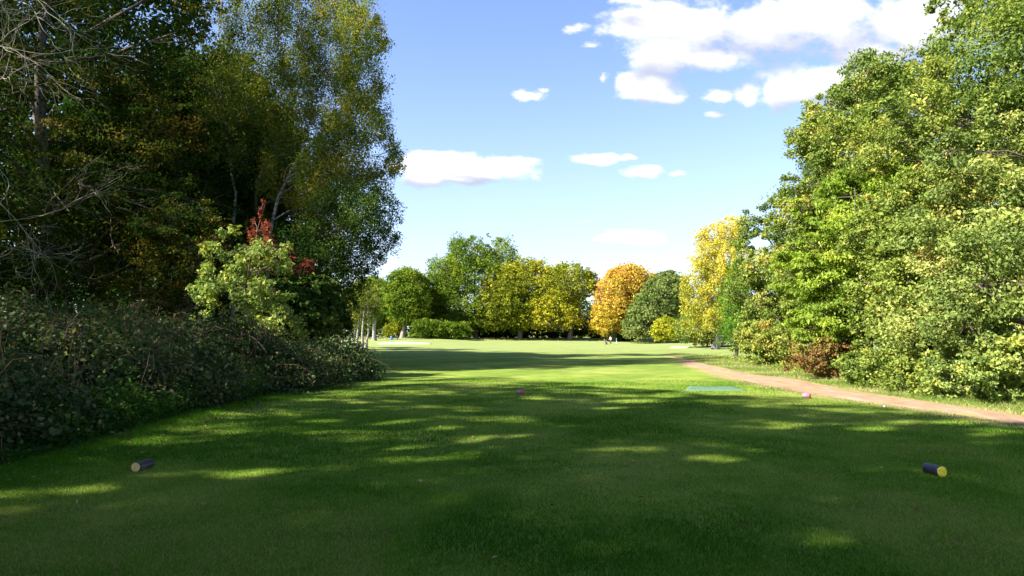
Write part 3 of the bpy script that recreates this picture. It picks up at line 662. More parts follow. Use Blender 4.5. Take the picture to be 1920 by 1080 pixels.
Rt('bushy_tree', 'tall tree behind the row, its crown filling the sky gap under the top right corner', [(1470, 380), (1490, 300), (1500, 235), (1535, 160), (1600, 116), (1690, 98), (1745, 50), (1770, -30), (1950, -120), (2150, -100), (2150, 500), (1500, 520)], 33, 2.5, 120000, .17, 'wallgreen', seed=209, count=110, rl=(.8, 1.5), twigs=40, tshift=-.02)
Rt('broadleaf_tree', 'dark green tree deep behind the pale leafy tree at the right edge', [(1720, 740), (1740, 400), (1800, 250), (1950, 150), (2300, 100), (2400, 740)], 22, 1.5, 60000, .2, 'wallgreen', seed=210, count=80, rl=(.8, 1.4), tshift=-.1)
for k, (lb, poly, d, dep, n, mat, ts) in enumerate([
    ('green shrub furthest along the path verge', [(1368, 672), (1372, 620), (1420, 600), (1490, 610), (1500, 695), (1430, 682)], 37, 1.5, 20000, 'wallgreen', .12),
    ('low leafy shrub directly beside the brown bush', [(1585, 728), (1590, 680), (1630, 655), (1700, 665), (1720, 735), (1640, 740)], 20.6, 1.0, 18000, 'wallgreen', -.02),
    ('yellow-green bramble shrub at the right edge of the path verge', [(1740, 748), (1760, 690), (1800, 640), (1880, 620), (1990, 640), (2050, 760), (1860, 765)], 15.6, 1.0, 26000, 'shrub', .0),
    ('dark leafy shrub low between the two right hand shrubs', [(1690, 738), (1695, 690), (1730, 660), (1790, 670), (1800, 750), (1740, 748)], 17.6, .9, 14000, 'wallgreen', -.05),
    ('dense shrub off the right edge of the tee', [(1960, 800), (1980, 640), (2200, 560), (2500, 700), (2500, 860)], 12.6, 1.2, 14000, 'wallpale', .0),
    ]):
    Rt('shrub', lb, poly, d, dep, n, .10 if d < 30 else .13, mat, seed=220 + k, cat='shrub', group='bushes at the foot of the right hand trees', part='foliage', count=26, rl=(.3, .75), tr=.06, tshift=ts, twigs=30)
# creeping growth on the verge
rg = np.random.default_rng(31)
d = 12 * (50 / 12.) ** rg.random(260); x = np.interp(d, [12, 17, 22, 30, 45], [12.4, 11.9, 11.5, 12.3, 14.4]) + np.abs(rg.normal(size=260)) * .5 - .1
C = []; Tt = []
for a, b in zip(x, d):
    m = 60; q = rg.normal(size=(m, 3)) * np.array([.28, .28, .12]) * rg.uniform(.5, 1.3); q[:, 2] = np.abs(q[:, 2]) + .04
    C.append(q + np.array([a, b, float(gz(a, b))])); Tt.append(np.clip(rg.normal(.5, .2, m) + rg.normal(scale=.2), 0, 1))
C = np.concatenate(C); o = leaf_mesh('ground_cover', C, np.zeros_like(C), .085, M['wallgreen'], None, np.concatenate(Tt), rg, .6, .9, 0)
tag(o, 'low leafy undergrowth creeping out from the right hand trees', 'undergrowth', None, 'stuff')

# ================================================================== LEFT HAND WOOD
LG = 'trees of the left hand wood'
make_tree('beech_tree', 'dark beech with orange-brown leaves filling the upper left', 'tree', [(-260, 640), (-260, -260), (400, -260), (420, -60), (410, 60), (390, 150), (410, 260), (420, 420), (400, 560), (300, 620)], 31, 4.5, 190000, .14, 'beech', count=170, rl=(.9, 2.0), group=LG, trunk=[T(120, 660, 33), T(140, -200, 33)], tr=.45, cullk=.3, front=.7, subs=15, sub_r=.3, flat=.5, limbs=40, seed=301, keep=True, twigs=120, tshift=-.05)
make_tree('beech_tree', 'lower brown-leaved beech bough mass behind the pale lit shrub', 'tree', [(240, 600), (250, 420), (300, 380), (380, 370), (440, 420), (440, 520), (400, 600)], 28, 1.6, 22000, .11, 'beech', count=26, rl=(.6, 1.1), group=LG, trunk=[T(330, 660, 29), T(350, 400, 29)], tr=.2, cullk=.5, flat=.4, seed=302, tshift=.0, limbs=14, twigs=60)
birch_polys = [
 ('birch with a crooked pale trunk, furthest left of the near birches', [(380, 200), (390, 60), (420, -60), (480, -160), (560, -160), (560, 60), (540, 240), (480, 330), (400, 320)], 37, [T(452, 640, 37), T(442, 360, 37), T(418, 215, 37), T(410, 60, 37), T(430, -100, 37)], .09, 42000, .02),
 ('birch leaning gently to the right, middle of the near birches', [(500, 330), (520, 120), (560, -60), (620, -160), (680, -60), (700, 40), (690, 160), (640, 260), (600, 380), (520, 420)], 38, [T(440, 650, 38), T(480, 345, 38), T(535, 230, 38), T(600, 60, 38), T(625, -120, 38)], .12, 44000, .12),
 ('birch leaning out furthest over the fairway edge', [(560, 480), (580, 300), (620, 160), (660, 40), (700, 10), (728, 60), (735, 110), (712, 170), (722, 230), (750, 270), (757, 315), (738, 350), (700, 380), (640, 460)], 36, [T(500, 650, 36), T(522, 370, 36), T(565, 290, 36), T(640, 210, 36), T(690, 90, 36)], .10, 42000, .08)]
for k, (lb, poly, d, tk, tr, n, ts) in enumerate(birch_polys):
    make_tree('birch_tree', lb, 'tree', poly, d, 2.8, int(n * 2.2), .10, 'birch', 'barkpale', 80, (.6, 1.35), LG, tk, tr, cullk=.3, subs=13, sub_r=.3, flat=1.0, vstretch=1.35, limbs=26, seed=310 + k, tshift=ts, droop=.9, shell=.35, twigs=160, aspect=.6)
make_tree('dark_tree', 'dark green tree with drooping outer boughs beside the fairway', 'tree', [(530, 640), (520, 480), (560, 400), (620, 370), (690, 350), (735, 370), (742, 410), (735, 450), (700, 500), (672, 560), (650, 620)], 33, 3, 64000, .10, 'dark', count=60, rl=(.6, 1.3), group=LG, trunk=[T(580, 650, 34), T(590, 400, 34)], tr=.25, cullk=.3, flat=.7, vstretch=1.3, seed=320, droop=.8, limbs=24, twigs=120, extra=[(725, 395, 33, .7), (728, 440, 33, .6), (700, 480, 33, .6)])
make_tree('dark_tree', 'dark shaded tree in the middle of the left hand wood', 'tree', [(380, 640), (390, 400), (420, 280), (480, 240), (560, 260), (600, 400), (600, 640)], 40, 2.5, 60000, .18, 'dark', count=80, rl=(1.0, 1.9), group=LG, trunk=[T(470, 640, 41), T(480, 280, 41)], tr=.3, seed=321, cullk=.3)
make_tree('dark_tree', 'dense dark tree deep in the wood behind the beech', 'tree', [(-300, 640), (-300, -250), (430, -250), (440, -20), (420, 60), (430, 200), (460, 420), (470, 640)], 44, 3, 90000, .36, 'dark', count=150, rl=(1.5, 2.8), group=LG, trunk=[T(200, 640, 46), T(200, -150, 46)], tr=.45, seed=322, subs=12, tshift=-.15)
# sycamore-like dark bush, lit shrub, russet sapling
make_tree('leafy_bush', 'dark large-leaved bush between the pale shrub and the fairway', 'bush', [(505, 650), (510, 560), (540, 520), (600, 520), (640, 570), (650, 630), (640, 650)], 27, 1.6, 24000, .17, 'dark', count=30, rl=(.5, 1.0), group='bushes before the left hand wood', seed=330, tshift=.08, aspect=.85, droop=.7, outw=1.0, tr=.1, part='foliage', flat=.5)
make_tree('pale_shrub', 'sunlit pale green shrub standing above the brambles', 'shrub', [(335, 640), (372, 590), (362, 545), (392, 520), (385, 470), (408, 440), (425, 425), (445, 460), (470, 420), (490, 455), (525, 435), (528, 470), (545, 500), (520, 530), (535, 575), (570, 600), (590, 640)], 24, 1.3, 12500, .125, 'shrub', 'stem', count=80, rl=(.15, .42), group='bushes before the left hand wood', seed=331, aspect=.5, tr=.07, part='foliage', twigs=140, shell=.3, sub_r=.34, limbs=30, extra=[(540, 465, 24, .22), (532, 475, 24, .25), (545, 560, 24, .22), (530, 580, 24, .25), (412, 440, 24, .25), (440, 430, 24, .2)], tgrad=lambda C: np.clip(2.6 - C[:, 2], 0, 2) * .12)
make_tree('russet_sapling', 'upright sapling with withered red leaves behind the pale shrub', 'sapling', [(462, 445), (466, 405), (473, 404), (478, 430), (488, 400), (494, 368), (501, 368), (500, 410), (508, 430), (520, 405), (526, 408), (514, 445), (505, 500), (482, 500)], 26, .4, 900, .085, 'red', 'stem', count=34, rl=(.08, .22), group='bushes before the left hand wood', trunk=[T(478, 640, 26), T(498, 380, 26)], tr=.05, seed=332, vstretch=2.2, part='foliage', shell=.2)
make_tree('russet_sapling', 'low dark red-leaved sapling right of the upright one', 'sapling', [(505, 520), (515, 470), (540, 455), (560, 480), (600, 490), (590, 515), (550, 522)], 26.2, .4, 800, .085, 'red', 'stem', count=24, rl=(.1, .25), group='bushes before the left hand wood', trunk=[T(530, 640, 26.3), T(540, 490, 26.3)], tr=.04, seed=333, tshift=-.2, part='foliage', shell=.2)

# brambles: a bank of mounds from the tee's near left to the fairway corner
rg = np.random.default_rng(41)
def mound(lb, cx, cy, rx, ry, h, n, seed, ts=0., mat='bramble', canes=60, leaf=.076):
    rng = np.random.default_rng(seed); base = np.array([cx, cy, float(gz(cx, cy))]); root = empty('bramble_bush', tuple(base), lb, 'bramble', 'bramble bank left of the tee')
    h *= .9
    # lumpy dome of small clusters
    k = int(n / 70); a = rng.random(k) * 2 * np.pi; rr = np.sqrt(rng.random(k)); hx = rx * rr * np.cos(a); hy = ry * rr * np.sin(a)
    top = h * (1 - rr ** 2.6) ** .6 * (1 + .16 * np.sin(hx * 2.1 + seed) * np.cos(hy * 1.7 + seed * 2) + .17 * rng.normal(size=k))
    hz = top * (1 - .75 * rng.random(k) ** 2.2)
    sc = np.column_stack([cx + hx, cy + hy, gz(cx + hx, cy + hy) + hz])
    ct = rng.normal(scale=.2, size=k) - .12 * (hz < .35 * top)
    idx = np.repeat(np.arange(k), 70); m = len(idx)
    C = sc[idx] + rng.normal(size=(m, 3)) * np.array([.20, .20, .14])
    C[:, 2] = np.maximum(C[:, 2], gz(C[:, 0], C[:, 1]) + .03)
    out = norm(C - np.array([cx, cy, base[2]]))
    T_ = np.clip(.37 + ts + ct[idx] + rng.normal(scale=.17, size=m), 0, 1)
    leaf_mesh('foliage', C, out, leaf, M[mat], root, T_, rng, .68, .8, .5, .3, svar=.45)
    tb = Tubes(4)
    for q in range(canes):
        i0 = rng.integers(k); s_ = sc[i0]; a_ = rng.random() * 6.28; ln = rng.uniform(.6, 1.5)
        e = s_ + np.array([math.cos(a_) * ln, math.sin(a_) * ln, rng.uniform(-.5, .3)])
        b0 = np.array([s_[0], s_[1], float(gz(s_[0], s_[1]))]); b0 = b0 * .6 + base * .4; b0[2] = float(gz(b0[0], b0[1]))
        tb.add(curve(base, b0, 5, .02), np.full(5, .008), 4)
        tb.add(np.concatenate([curve(b0, s_, 5, .05)[:-1], curve(s_, e, 7, .04, .22)]), np.linspace(.009, .003, 11), 4)
    tb.build('stem', M['stem'], root); return root
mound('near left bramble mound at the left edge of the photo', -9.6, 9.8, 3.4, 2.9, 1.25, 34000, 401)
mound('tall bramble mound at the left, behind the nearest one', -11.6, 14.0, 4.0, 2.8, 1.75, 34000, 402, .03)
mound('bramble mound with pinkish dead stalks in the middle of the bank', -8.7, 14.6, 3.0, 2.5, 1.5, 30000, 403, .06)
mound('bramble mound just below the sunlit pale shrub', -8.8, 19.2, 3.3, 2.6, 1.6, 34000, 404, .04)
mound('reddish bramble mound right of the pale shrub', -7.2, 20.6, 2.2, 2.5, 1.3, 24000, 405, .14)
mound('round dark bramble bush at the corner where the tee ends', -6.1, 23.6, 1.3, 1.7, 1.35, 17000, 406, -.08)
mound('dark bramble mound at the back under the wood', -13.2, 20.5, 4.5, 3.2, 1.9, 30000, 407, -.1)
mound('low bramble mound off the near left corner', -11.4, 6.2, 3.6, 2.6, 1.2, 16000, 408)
# nettles and weeds at the foot
n = 26000; y = 7 + 14.5 * rg.random(n) ** .9; x = -5.95 - .015 * y - np.abs(rg.normal(size=n)) * .55
hz = np.abs(rg.normal(size=n)) * .22 * np.clip((-5.75 - x) * 2.2, .15, 1.5) * (.6 + .5 * np.sin(y * 2.3) * np.cos(y * 1.1 + x)); hz = np.abs(hz)
C = np.column_stack([x, y, gz(x, y) + hz + .03])
o = leaf_mesh('ground_cover', C, np.zeros_like(C), .075, M['nettle'], None, np.clip(rg.normal(.4, .22, n), 0, 1), rg, .5, 1.2, 0)
tag(o, 'nettles and low green weeds along the foot of the brambles', 'undergrowth', None, 'stuff')
# dead feathery stalks
def stalks(seed):
    rng = np.random.default_rng(seed); tb = Tubes(3)
    for q in range(260):
        a = rng.uniform(-12.5, -6.6); b = rng.uniform(9, 22)
        z0 = float(gz(a, b)) + 1.0; e = np.array([a + rng.normal() * .25, b + rng.normal() * .25, z0 + rng.uniform(.3, 1.1)])
        tb.add(curve(np.array([a, b, z0 - .6]), e, 5, .06), np.linspace(.005, .002, 5), 3)
        for w in range(5):
            f = rng.uniform(.6, 1); s_ = np.array([a, b, z0]) * (1 - f) + e * f; tb.add(curve(s_, s_ + np.array([rng.normal() * .12, rng.normal() * .12, .12 * rng.random()]), 3, .05), np.linspace(.004, .0015, 3), 3)
    o = tb.build('dead_stalks', M['stem'], None, (-9, 15, 0)); tag(o, 'thin dead stalks rising through the brambles', 'stalks', None, 'stuff')
stalks(5)

# bare pale branches at the far left
def bare(lb, base, boughs, seed, mat='twig', depth=4, r0=.05):
    rng = np.random.default_rng(seed)
    root = empty('bare_tree', tuple(base), lb, 'tree', 'bare-branched trees at the left edge')
    tb = Tubes(6); main = Tubes(5)
    tops = np.array([base[0], base[1], max(b[0][2] for b in boughs) + 1.0])
    tp = curve(base, tops, 12, .02); tb.add(tp, np.linspace(r0 * 2.6, r0, 12), 8, .04); tb.build('trunk', M[mat], root)
    def grow(p, dirv, ln, r, lev):
        n = 6; pts = [p]; dv = dirv.copy()
        for i_ in range(n):
            dv = norm(dv + rng.normal(size=3) * .20 + np.array([0, 0, .02])); pts.append(pts[-1] + dv * ln / n)
        pts = np.array(pts); main.add(pts, np.linspace(r, r * .5, n + 1), 4 if lev > 1 else 5)
        if lev >= depth: return
        for q in range(3 if lev < 3 else 2):
            k = rng.integers(2, n + 1); nd = norm(dv + norm(rng.normal(size=3)) * .95); grow(pts[k], nd, ln * rng.uniform(.5, .75), max(.003, r * .5), lev + 1)
        grow(pts[-1], dv, ln * .6, r * .5, lev + 1)
    for s_, e in boughs:
        s_ = np.array(s_, float); e = np.array(e, float)
        tb2 = curve(np.array([base[0], base[1], s_[2] - .8]), s_, 6, .05); main.add(tb2, np.linspace(r0, r0 * .7, 6), 6)
        grow(s_, norm(e - s_), np.linalg.norm(e - s_), r0 * .6, 1)
    main.build('branches', M[mat], root)
bb = P(-90, 660, 17.5); bb[2] = float(gz(bb[0], bb[1]))
bare('leafless grey tree whose lower branches fan out over the brambles', bb, [(T(-40, 330, 17.5), T(60, 430, 17)), (T(-40, 420, 17.5), T(110, 480, 17)), (T(-30, 300, 18), T(50, 340, 17)), (T(-20, 480, 17), T(70, 510, 16.5))], 501, r0=.022)
bb = P(-120, 660, 21); bb[2] = float(gz(bb[0], bb[1]))
bare('leafless pale tree with branches sweeping in at the top left corner', bb, [(T(-60, 70, 21), T(80, 40, 20.5)), (T(-40, 10, 21), T(100, 20, 20)), (T(-60, 160, 21), T(60, 150, 20)), (T(-60, -60, 21), T(60, -20, 20))], 502, r0=.036)
# ================================================================== TREES BESIDE AND BEHIND THE CAMERA (they cast the shade over the tee)
def dapple(x, y):
    """share of thin places in the canopy, as they land on the tee"""
    v = np.zeros(len(x))
    for a, b, ph, w in [(.55, 1.5, .3, 1), (.9, 2.6, 1.9, .8), (1.7, 4.3, 4.0, .7), (-.6, 3.4, 2.2, .7), (2.9, 7.1, .7, .5), (-1.9, 6.0, 5.1, .5)]:
        v += w * np.sin(a * x + b * y + ph + 1.3 * np.sin(.4 * b * y - .7 * a * x + ph * 2))
    return np.clip(.10 + .42 * v, 0.06, .80) * (.15 + .85 * np.clip((y - 5.5) / 2.5, 0, 1))
def shade_tree(lb, x, y, r, z0, z1, n, seed, leaf=.2, k=1.0):
    rng = np.random.default_rng(seed); base = np.array([x, y, float(gz(x, y))]); root = empty('shade_tree', tuple(base), lb, 'tree', 'trees around the tee')
    lobes = []
    for i_ in range(46):
        dv = norm(rng.normal(size=3)); f = rng.random() ** .45
        lobes.append((np.array([x, y, (z0 + z1) / 2]) + dv * f * np.array([r, r, (z1 - z0) / 2]) * .82, rng.uniform(.16, .28) * r))
    C, O, T_, sub = crown_pts(lobes, n, rng, 12, .34, .6)
    ok = cull(C, k, rng, True)
    gx_ = C[:, 0] + SH[0] * SHL * C[:, 2]; gy_ = C[:, 1] + SH[1] * SHL * C[:, 2]
    ok &= rng.random(len(C)) > dapple(gx_, gy_)
    px, py = proj(C[:, 0], C[:, 1], C[:, 2]); inview = (C[:, 1] > 0) & (px > -60) & (px < 1980) & (py > -40)
    ok &= ~inview
    C, O, T_ = C[ok], O[ok], T_[ok]
    leaf_mesh('crown', C, O, leaf, M['canopy'], root, T_, rng, .7, .8, .3)
    tb = Tubes(9); tp = curve(base, np.array([x, y, z1 - 1]), 10, .02); tb.add(tp, np.linspace(r * .06, .05, 10), wob=.04)
    for c, rr in lobes[:26]:
        if proj(*c)[1] > -60 and c[1] > 0: continue
        st_ = tp[rng.integers(4, 9)]; tb.add(curve(st_, c, 7, .06), np.linspace(.09, .02, 7), 5)
    tb.build('trunk', M['bark'], root)
sx_ = [(-9.5, -2.5, 6.5, 6, 15), (-17, 4, 6.2, 5, 15.5), (-22, 12, 6.0, 4, 15), (-3.0, -6.0, 6.0, 6, 14), (-13, -9, 6.5, 6, 17), (-25, 20, 5.6, 3, 16), (-30, 28, 6, 3, 17), (5, -8, 5.0, 5, 11.5), (-23, 0, 6, 5, 18), (-6, 3.6, 4.5, 8.5, 14), (-13, 10.5, 7, 9, 14), (-19, 17, 6.5, 6, 15), (-9, 6, 6, 9, 14), (-13.5, -1.5, 6, 8, 15), (-7, -1.5, 5.5, 7, 13), (-18, -5, 6, 7, 17), (2, -5, 5, 6, 12)]
for k, (x, y, r, z0, z1) in enumerate(sx_):
    shade_tree('leafy tree standing outside the picture beside the tee', x, y, r, z0, z1, 24000, 600 + k, .21)
for k, (x, y, r, z0, z1) in enumerate([(-21.5, 49, 7, 3, 25), (-24, 57, 7, 3, 25), (-28, 67, 7.5, 3, 25), (-33, 80, 8, 3, 25), (-18, 41, 4.5, 4, 20), (-21.5, 39, 6, 3, 16), (-25, 45, 6, 3, 17), (-28, 53, 7, 3, 17), (-33, 62, 7, 3, 17), (-42, 78, 8, 3, 18), (-50, 92, 8, 3, 18)]):
    rng = np.random.default_rng(650 + k); base = np.array([x, y, float(gz(x, y))]); root = empty('wood_tree', tuple(base), 'dark tree further back in the left hand wood, mostly hidden', 'tree', 'hidden trees of the left hand wood')
    lobes = [(np.array([x, y, (z0 + z1) / 2]) + norm(rng.normal(size=3)) * rng.random() ** .4 * np.array([r, r, (z1 - z0) / 2]) * .8, rng.uniform(.2, .3) * r) for _ in range(40)]
    C, O, T_, sub = crown_pts(lobes, 34000, rng, 14, .34, .6); ok = cull(C, .9, rng, False); C, O, T_ = C[ok], O[ok], T_[ok]
    leaf_mesh('crown', C, O, .34, M['dark'], root, T_, rng, .7); tb = Tubes(8); tb.add(curve(base, np.array([x, y, z1 - 2]), 8, .02), np.linspace(.4, .1, 8)); tb.build('trunk', M['bark'], root)

# ================================================================== SMALL THINGS
import bmesh
def bm_obj(name, bm, mat, parent=None, smooth=True, loc=None):
    me = bpy.data.meshes.new(name); bm.to_mesh(me); bm.free()
    if smooth:
        for p in me.polygons: p.use_smooth = True
    if mat: me.materials.append(mat)
    o = bpy.data.objects.new(name, me); COL.objects.link(o)
    if parent is not None: o.parent = parent
    if loc is not None: o.location = loc
    return o
def cyl(bm, r1, r2, z0, z1, seg=24, rough=0.0, rng=None, caps=True, rings=6):
    prev = None; vs = []
    for j in range(rings + 1):
        f = j / rings; ring = []
        for k in range(seg):
            a = 2 * math.pi * k / seg; r = (r1 + (r2 - r1) * f) * (1 + (rng.normal() * rough if rng is not None else 0))
            ring.append(bm.verts.new((r * math.cos(a), r * math.sin(a), z0 + (z1 - z0) * f)))
        if prev:
            for k in range(seg): bm.faces.new([prev[k], prev[(k + 1) % seg], ring[(k + 1) % seg], ring[k]])
        else: first = ring
        prev = ring
    if caps:
        bm.faces.new(list(reversed(first))); bm.faces.new(prev)
    return bm
def ringface_mat(name, base, dark, rings=40):
    m, t, N, L, o = nt(name)
    tc = N.new('ShaderNodeTexCoord'); w = N.new('ShaderNodeTexWave'); w.wave_type = 'RINGS'; w.rings_direction = 'Z'; w.inputs['Scale'].default_value = rings; w.inputs['Distortion'].default_value = 2.5
    L.new(tc.outputs['Object'], w.inputs[0]); n = N.new('ShaderNodeTexNoise'); n.inputs['Scale'].default_value = 28; n.inputs['Detail'].default_value = 5; L.new(tc.outputs['Object'], n.inputs[0])
    mm = N.new('ShaderNodeMath'); mm.operation = 'MULTIPLY'; L.new(w.outputs[1], mm.inputs[0]); L.new(n.outputs[0], mm.inputs[1])
    r = ramp(N, [(.05, base), (.45, base), (.6, dark)]); L.new(mm.outputs[0], r.inputs[0])
    p = N.new('ShaderNodeBsdfPrincipled'); p.inputs['Roughness'].default_value = .7; L.new(r.outputs[0], p.inputs['Base Color']); L.new(p.outputs[0], o.inputs[0]); return m
def log_marker(name, lb, cat, px, py, length, rad, heading, pitch, bark, face, seed, cutcol, bevel=0.0):
    """short log lying on the grass, its cut face pointing along heading"""
    g_ = on_ground(px, py); rng = np.random.default_rng(seed)
    root = empty(name, (g_[0], g_[1], g_[2] + rad * .82), lb, cat, None)
    root.rotation_euler = (R(90) - pitch, 0, heading)    # local +Z is horizontal
    bm = bmesh.new(); cyl(bm, rad * .96, rad, -length / 2, length / 2, 30, .06 if bevel == 0 else .004, rng, True, 12)
    b = bm_obj('log_body', bm, bark, root, smooth=True)
    bm = bmesh.new(); cyl(bm, rad * .93, rad * .9, length / 2 - .003, length / 2 + .006, 26, .01, rng, True, 1)
    f = bm_obj('cut_face', bm, face, root, smooth=False)
    return root, f
pine = ringface_mat('sawn log end', (.78, .54, .20), (.48, .28, .10))
# local +Z direction after rot X(90): points -Y ; heading rotates about Z
log_marker('log_tee_marker', 'rough bark log with a pale sawn end lying on the left of the tee', 'tee marker', 268, 880, .26, .058, R(-7), 0, bark_mat('log bark', (.025, .02, .018), (.10, .082, .075), 30, .2, None, 1.0), pine, 700, None)
rt, fc = log_marker('painted_tee_marker', 'dark smooth log with a yellow painted end on the right of the tee', 'tee marker', 1752, 890, .21, .064, R(12), 0, plain('dark blue grey paint', (.02, .02, .042), .4, 0, 20, .3), plain('worn yellow paint', (.88, .62, .03), .6, 0, 40, .35), 701, None, 1)
for (a, b) in [(-.030, .030), (.002, .040), (-.04, .006), (.022, -.038)]:
    bm = bmesh.new(); cyl(bm, .0055, .005, .100 + .006, .100 + .009, 10, 0, None, True, 1); o = bm_obj('knot_hole', bm, plain('dark hole', (.03, .02, .02), .9), rt); o.location = (a, b, 0)
for (px, py, hd, lb, sd_) in [(976, 739, 60, 'small red tee marker ball block left of the artificial mat', 1), (1512, 746, 50, 'small red tee marker on the grass beside the dirt path', 2)]:
    g_ = on_ground(px, py); root = empty('red_tee_marker', (g_[0], g_[1], g_[2] + .05), lb.replace(' ball block', ''), 'tee marker', 'small red tee markers'); root.rotation_euler = (R(90), 0, R(hd))
    rng = np.random.default_rng(sd_); bm = bmesh.new(); cyl(bm, .055, .06, -.08, .03, 20, .01, rng); bm_obj('log_body', bm, plain('faded mauve wood', (.30, .17, .26), .7), root)
    bm = bmesh.new(); cyl(bm, .0615, .060, .031, .085, 20, .004, rng, True, 3); bm_obj('painted_end', bm, plain('faded red paint', (.50, .09, .12), .55), root)
# artificial mat
def mat_obj():
    c = [on_ground(1285, 733), on_ground(1400, 733), on_ground(1372, 725.2), on_ground(1292, 725.2)]
    cx = np.mean([q[0] for q in c]); cy = np.mean([q[1] for q in c])
    K = 16; V = []; F_ = []
    for j in range(K + 1):
        for i_ in range(K + 1):
            u = i_ / K; v = j / K; p = (c[0] * (1 - u) + c[1] * u) * (1 - v) + (c[3] * (1 - u) + c[2] * u) * v
            V.append([p[0], p[1], float(gz(p[0], p[1])) + .018 + .004 * math.sin(u * 9) * math.cos(v * 7)])
    for j in range(K):
        for i_ in range(K): a = j * (K + 1) + i_; F_.append([a, a + 1, a + K + 2, a + K + 1])
    n0 = len(V)
    edge = [i_ for i_ in range(K + 1)] + [j * (K + 1) + K for j in range(1, K + 1)] + [K * (K + 1) + i_ for i_ in range(K - 1, -1, -1)] + [j * (K + 1) for j in range(K - 1, 0, -1)]
    for e in edge: V.append([V[e][0], V[e][1], V[e][2] - .05])
    for q in range(len(edge)): q2 = (q + 1) % len(edge); F_.append([edge[q], n0 + q, n0 + q2, edge[q2]])
    o = mesh_obj('tee_mat', V, F_, plain('green artificial turf', (.07, .14, .085), .85, 0, 60, .25), origin=(cx, cy, float(gz(cx, cy))))
    tag(o, 'teal green artificial mat laid flat in the grass near the path', 'mat')
mat_obj()
# golf ball / tee fragment
g_ = on_ground(1658, 765); bm = bmesh.new(); bmesh.ops.create_icosphere(bm, subdivisions=3, radius=.0214)
for v in bm.verts: v.co *= 1 + .012 * math.sin(v.co.x * 900) * math.sin(v.co.y * 900) * math.sin(v.co.z * 900)
o = bm_obj('golf_ball', bm, plain('white ball', (.8, .8, .8), .4), None, True, (g_[0], g_[1], g_[2] + .035)); tag(o, 'tiny white ball lying in the shade near the path', 'ball')

# far flag marker, golfer, trolleys, bin
def skin_obj(name, verts, edges, radii, mat, parent, root=0, sub=2):
    me = bpy.data.meshes.new(name); me.from_pydata([tuple(v) for v in verts], edges, []); me.update()
    o = bpy.data.objects.new(name, me); COL.objects.link(o); o.parent = parent
    me.materials.append(mat)
    sk = o.modifiers.new('skin', 'SKIN'); sk.use_smooth_shade = True
    if not me.skin_vertices: me.attributes.new
    lay = me.skin_vertices[0] if len(me.skin_vertices) else None
    if lay:
        for i_, r in enumerate(radii): lay.data[i_].radius = (r, r) if np.isscalar(r) else r
        lay.data[root].use_root = True
    ss = o.modifiers.new('sub', 'SUBSURF'); ss.levels = sub; ss.render_levels = sub
    return o
def golfer():
    d = 142.; p = P(1145, 646, d); z = float(gz(p[0], d))
    root = empty('person', (p[0], d, z), 'golfer in white top and dark trousers walking beside a bag trolley', 'person', None, R(-70))
    skin = plain('skin', (.52, .33, .24), .6)
    # faces local -Y ; walking, one leg forward
    V = [(0, 0, .93), (0, -.01, 1.12), (0, -.02, 1.34), (0, -.03, 1.47), (0, -.05, 1.56), (0, -.06, 1.66), (0, -.05, 1.74),
         (.09, 0, .90), (.10, -.18, .50), (.10, -.20, .09), (.10, -.33, .05), (-.09, 0, .90), (-.10, .05, .48), (-.10, .30, .12), (-.10, .22, .04),
         (.19, -.02, 1.40), (.24, .06, 1.14), (.25, -.06, .92), (.25, -.10, .84), (-.19, -.02, 1.40), (-.25, -.10, 1.15), (-.26, -.34, 1.04), (-.26, -.42, 1.02)]
    E = [(0, 1), (1, 2), (2, 3), (3, 4), (4, 5), (5, 6), (0, 7), (7, 8), (8, 9), (9, 10), (0, 11), (11, 12), (12, 13), (13, 14), (2, 15), (15, 16), (16, 17), (17, 18), (2, 19), (19, 20), (20, 21), (21, 22)]
    Rr = [(.13, .10), (.13, .10), (.15, .10), .06, (.075, .09), (.08, .10), (.06, .07), .085, .06, .04, .035, .085, .06, .04, .035, .06, .045, .032, .03, .06, .045, .032, .03]
    skin_obj('body', V, E, Rr, skin, root)
    tv = [V[i] for i in (0, 1, 2, 15, 16, 19, 20)]; skin_obj('shirt', tv, [(0, 1), (1, 2), (2, 3), (3, 4), (2, 5), (5, 6)], [(.155, .125), (.155, .125), (.18, .13), .085, .07, .085, .07], plain('white shirt', (.8, .8, .82), .8), root)
    lv = [(0, 0, .97), V[7], V[8], V[9], V[11], V[12], V[13]]; skin_obj('trousers', lv, [(0, 1), (1, 2), (2, 3), (0, 4), (4, 5), (5, 6)], [(.15, .13), .11, .08, .065, .11, .08, .065], plain('dark trousers', (.03, .035, .05), .85), root)
    for q, (a, b) in enumerate([((.10, -.16, .05), (.10, -.36, .04)), ((-.10, .34, .10), (-.10, .17, .03))]):
        skin_obj('shoe', [a, tuple((np.array(a) + np.array(b)) / 2), b], [(0, 1), (1, 2)], [.055, .055, .045], plain('white shoe', (.75, .75, .72), .7), root, 0, 1)
    bm = bmesh.new(); bmesh.ops.create_uvsphere(bm, u_segments=16, v_segments=10, radius=.105)
    for v in bm.verts:
        v.co.z *= .75; v.co.y *= 1.1
    o = bm_obj('hair', bm, plain('brown hair', (.10, .06, .04), .8), root, True, (0, -.035, 1.72))
    bm = bmesh.new(); bmesh.ops.create_cone(bm, cap_ends=True, segments=8, radius1=.018, radius2=.006, depth=.04)
    o = bm_obj('nose', bm, skin, root, True, (0, -.16, 1.64)); o.rotation_euler = (R(90), 0, 0)
golfer()
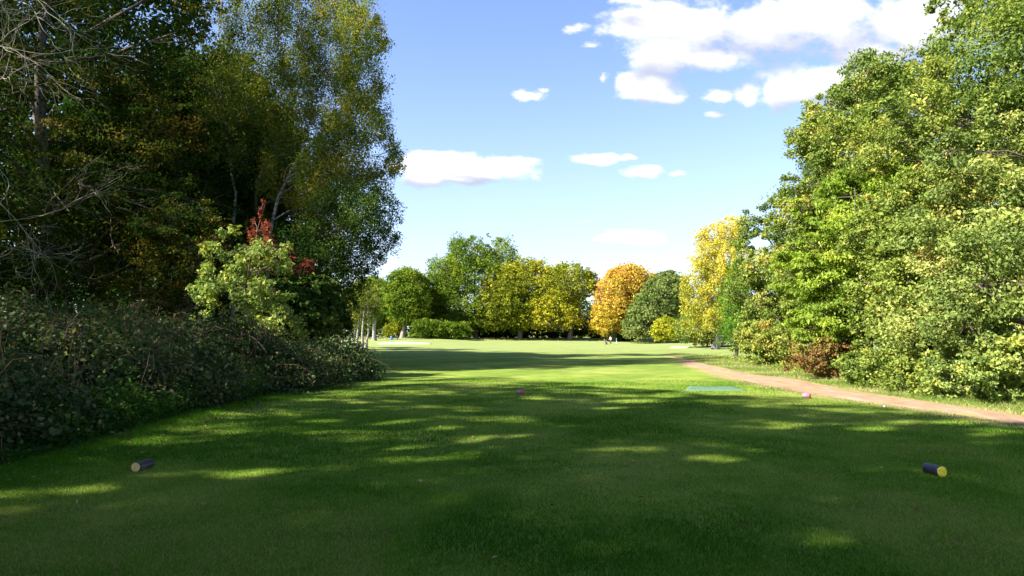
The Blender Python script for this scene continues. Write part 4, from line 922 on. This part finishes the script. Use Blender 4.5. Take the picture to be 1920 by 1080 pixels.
def trolley(px, py, d, lb, col, rz, sc=1.0):
    p = P(px, py, d); z = float(gz(p[0], d)); root = empty('golf_trolley', (p[0], d, z), lb, 'golf trolley', 'golf bags on trolleys', rz)
    fm = plain('trolley metal', (.25, .25, .27), .4, .7); bk = plain('black rubber', (.02, .02, .02), .8)
    for s_ in (-.30, .30):
        bm = bmesh.new(); bmesh.ops.create_cone(bm, cap_ends=True, segments=24, radius1=.14, radius2=.14, depth=.05)
        w = bm_obj('wheel', bm, bk, root, True, (s_, .0, .14)); w.rotation_euler = (0, R(90), 0)
        bm = bmesh.new(); bmesh.ops.create_cone(bm, cap_ends=True, segments=12, radius1=.05, radius2=.05, depth=.07); h = bm_obj('hub', bm, fm, w, True)
    o0 = np.array(root.location)
    tb = Tubes(6); tb.add(o0 + np.array([[-.3, 0, .14], [0, 0, .16], [.3, 0, .14]]), .018); tb.add(o0 + np.array([[0, -.15, .08], [0, .1, .35], [0, .35, .8], [0, .6, 1.05]]), .018); tb.add(o0 + np.array([[-.1, .6, 1.05], [.1, .6, 1.05]]), .02)
    m_ = tb.build('frame', fm, root)
    bm = bmesh.new(); cyl(bm, .14, .16, 0, .88, 18, .0, None, True, 6); b = bm_obj('golf_bag', bm, plain('bag cloth', col, .8), root, True, (0, -.08, .16)); b.rotation_euler = (R(-28), 0, 0)
    bm = bmesh.new(); bmesh.ops.create_cube(bm, size=1)
    for v in bm.verts: v.co = Vector((v.co.x * .2, v.co.y * .1, v.co.z * .35))
    bmesh.ops.bevel(bm, geom=bm.edges[:], offset=.02, segments=2, affect='EDGES'); k = bm_obj('pocket', bm, plain('pink pocket', (.5, .18, .25), .8), b, True, (0, -.17, .45))
    rng = np.random.default_rng(9)
    for q in range(6):
        a = rng.uniform(-.09, .09); c = rng.uniform(-.09, .09); ln = rng.uniform(.08, .2)
        bm = bmesh.new(); cyl(bm, .012, .012, .8, .88 + ln, 6, 0, None, True, 1)
        bmesh.ops.create_uvsphere(bm, u_segments=8, v_segments=6, radius=.045, matrix=__import__('mathutils').Matrix.Translation((0, .02, .9 + ln)))
        bm_obj('golf_club', bm, plain('club head', (.35, .35, .37), .4, .5), b, True, (a, c, 0))
    root.scale = (sc,) * 3
trolley(1137, 646, 141, 'dark golf bag on a trolley just left of the walking golfer', (.04, .03, .05), R(60))
trolley(745, 634.5, 150, 'dark golf bag on a trolley right of the blue bin', (.05, .05, .10), R(100))
d = 150.; p = P(734, 634.5, d); root = empty('blue_bin', (p[0], d, float(gz(p[0], d))), 'small blue bin standing on the grass above the left bunker', 'bin', None)
bm = bmesh.new(); cyl(bm, .24, .27, 0, .82, 24, 0, None, True, 4); bm_obj('bin_body', bm, plain('blue plastic', (.06, .16, .50), .5), root)
bm = bmesh.new(); cyl(bm, .285, .2, .822, .90, 24, 0, None, True, 2); bm_obj('lid', bm, plain('dark blue lid', (.04, .10, .32), .5), root)
d = 143.; p = P(1156, 645, d); root = empty('marker_post', (p[0], d, float(gz(p[0], d))), 'thin white post with a green top right of the golfer', 'post', None)
bm = bmesh.new(); cyl(bm, .04, .04, 0, .85, 12, 0, None, True, 3); bm_obj('post', bm, plain('white post paint', (.8, .8, .8), .6), root)
bm = bmesh.new(); cyl(bm, .09, .09, .852, 1.3, 12, 0, None, True, 2); bm_obj('post_top', bm, plain('green post top', (.05, .28, .18), .6), root)
print('faces', sum(len(o.data.polygons) for o in S.objects if o.type == 'MESH'))
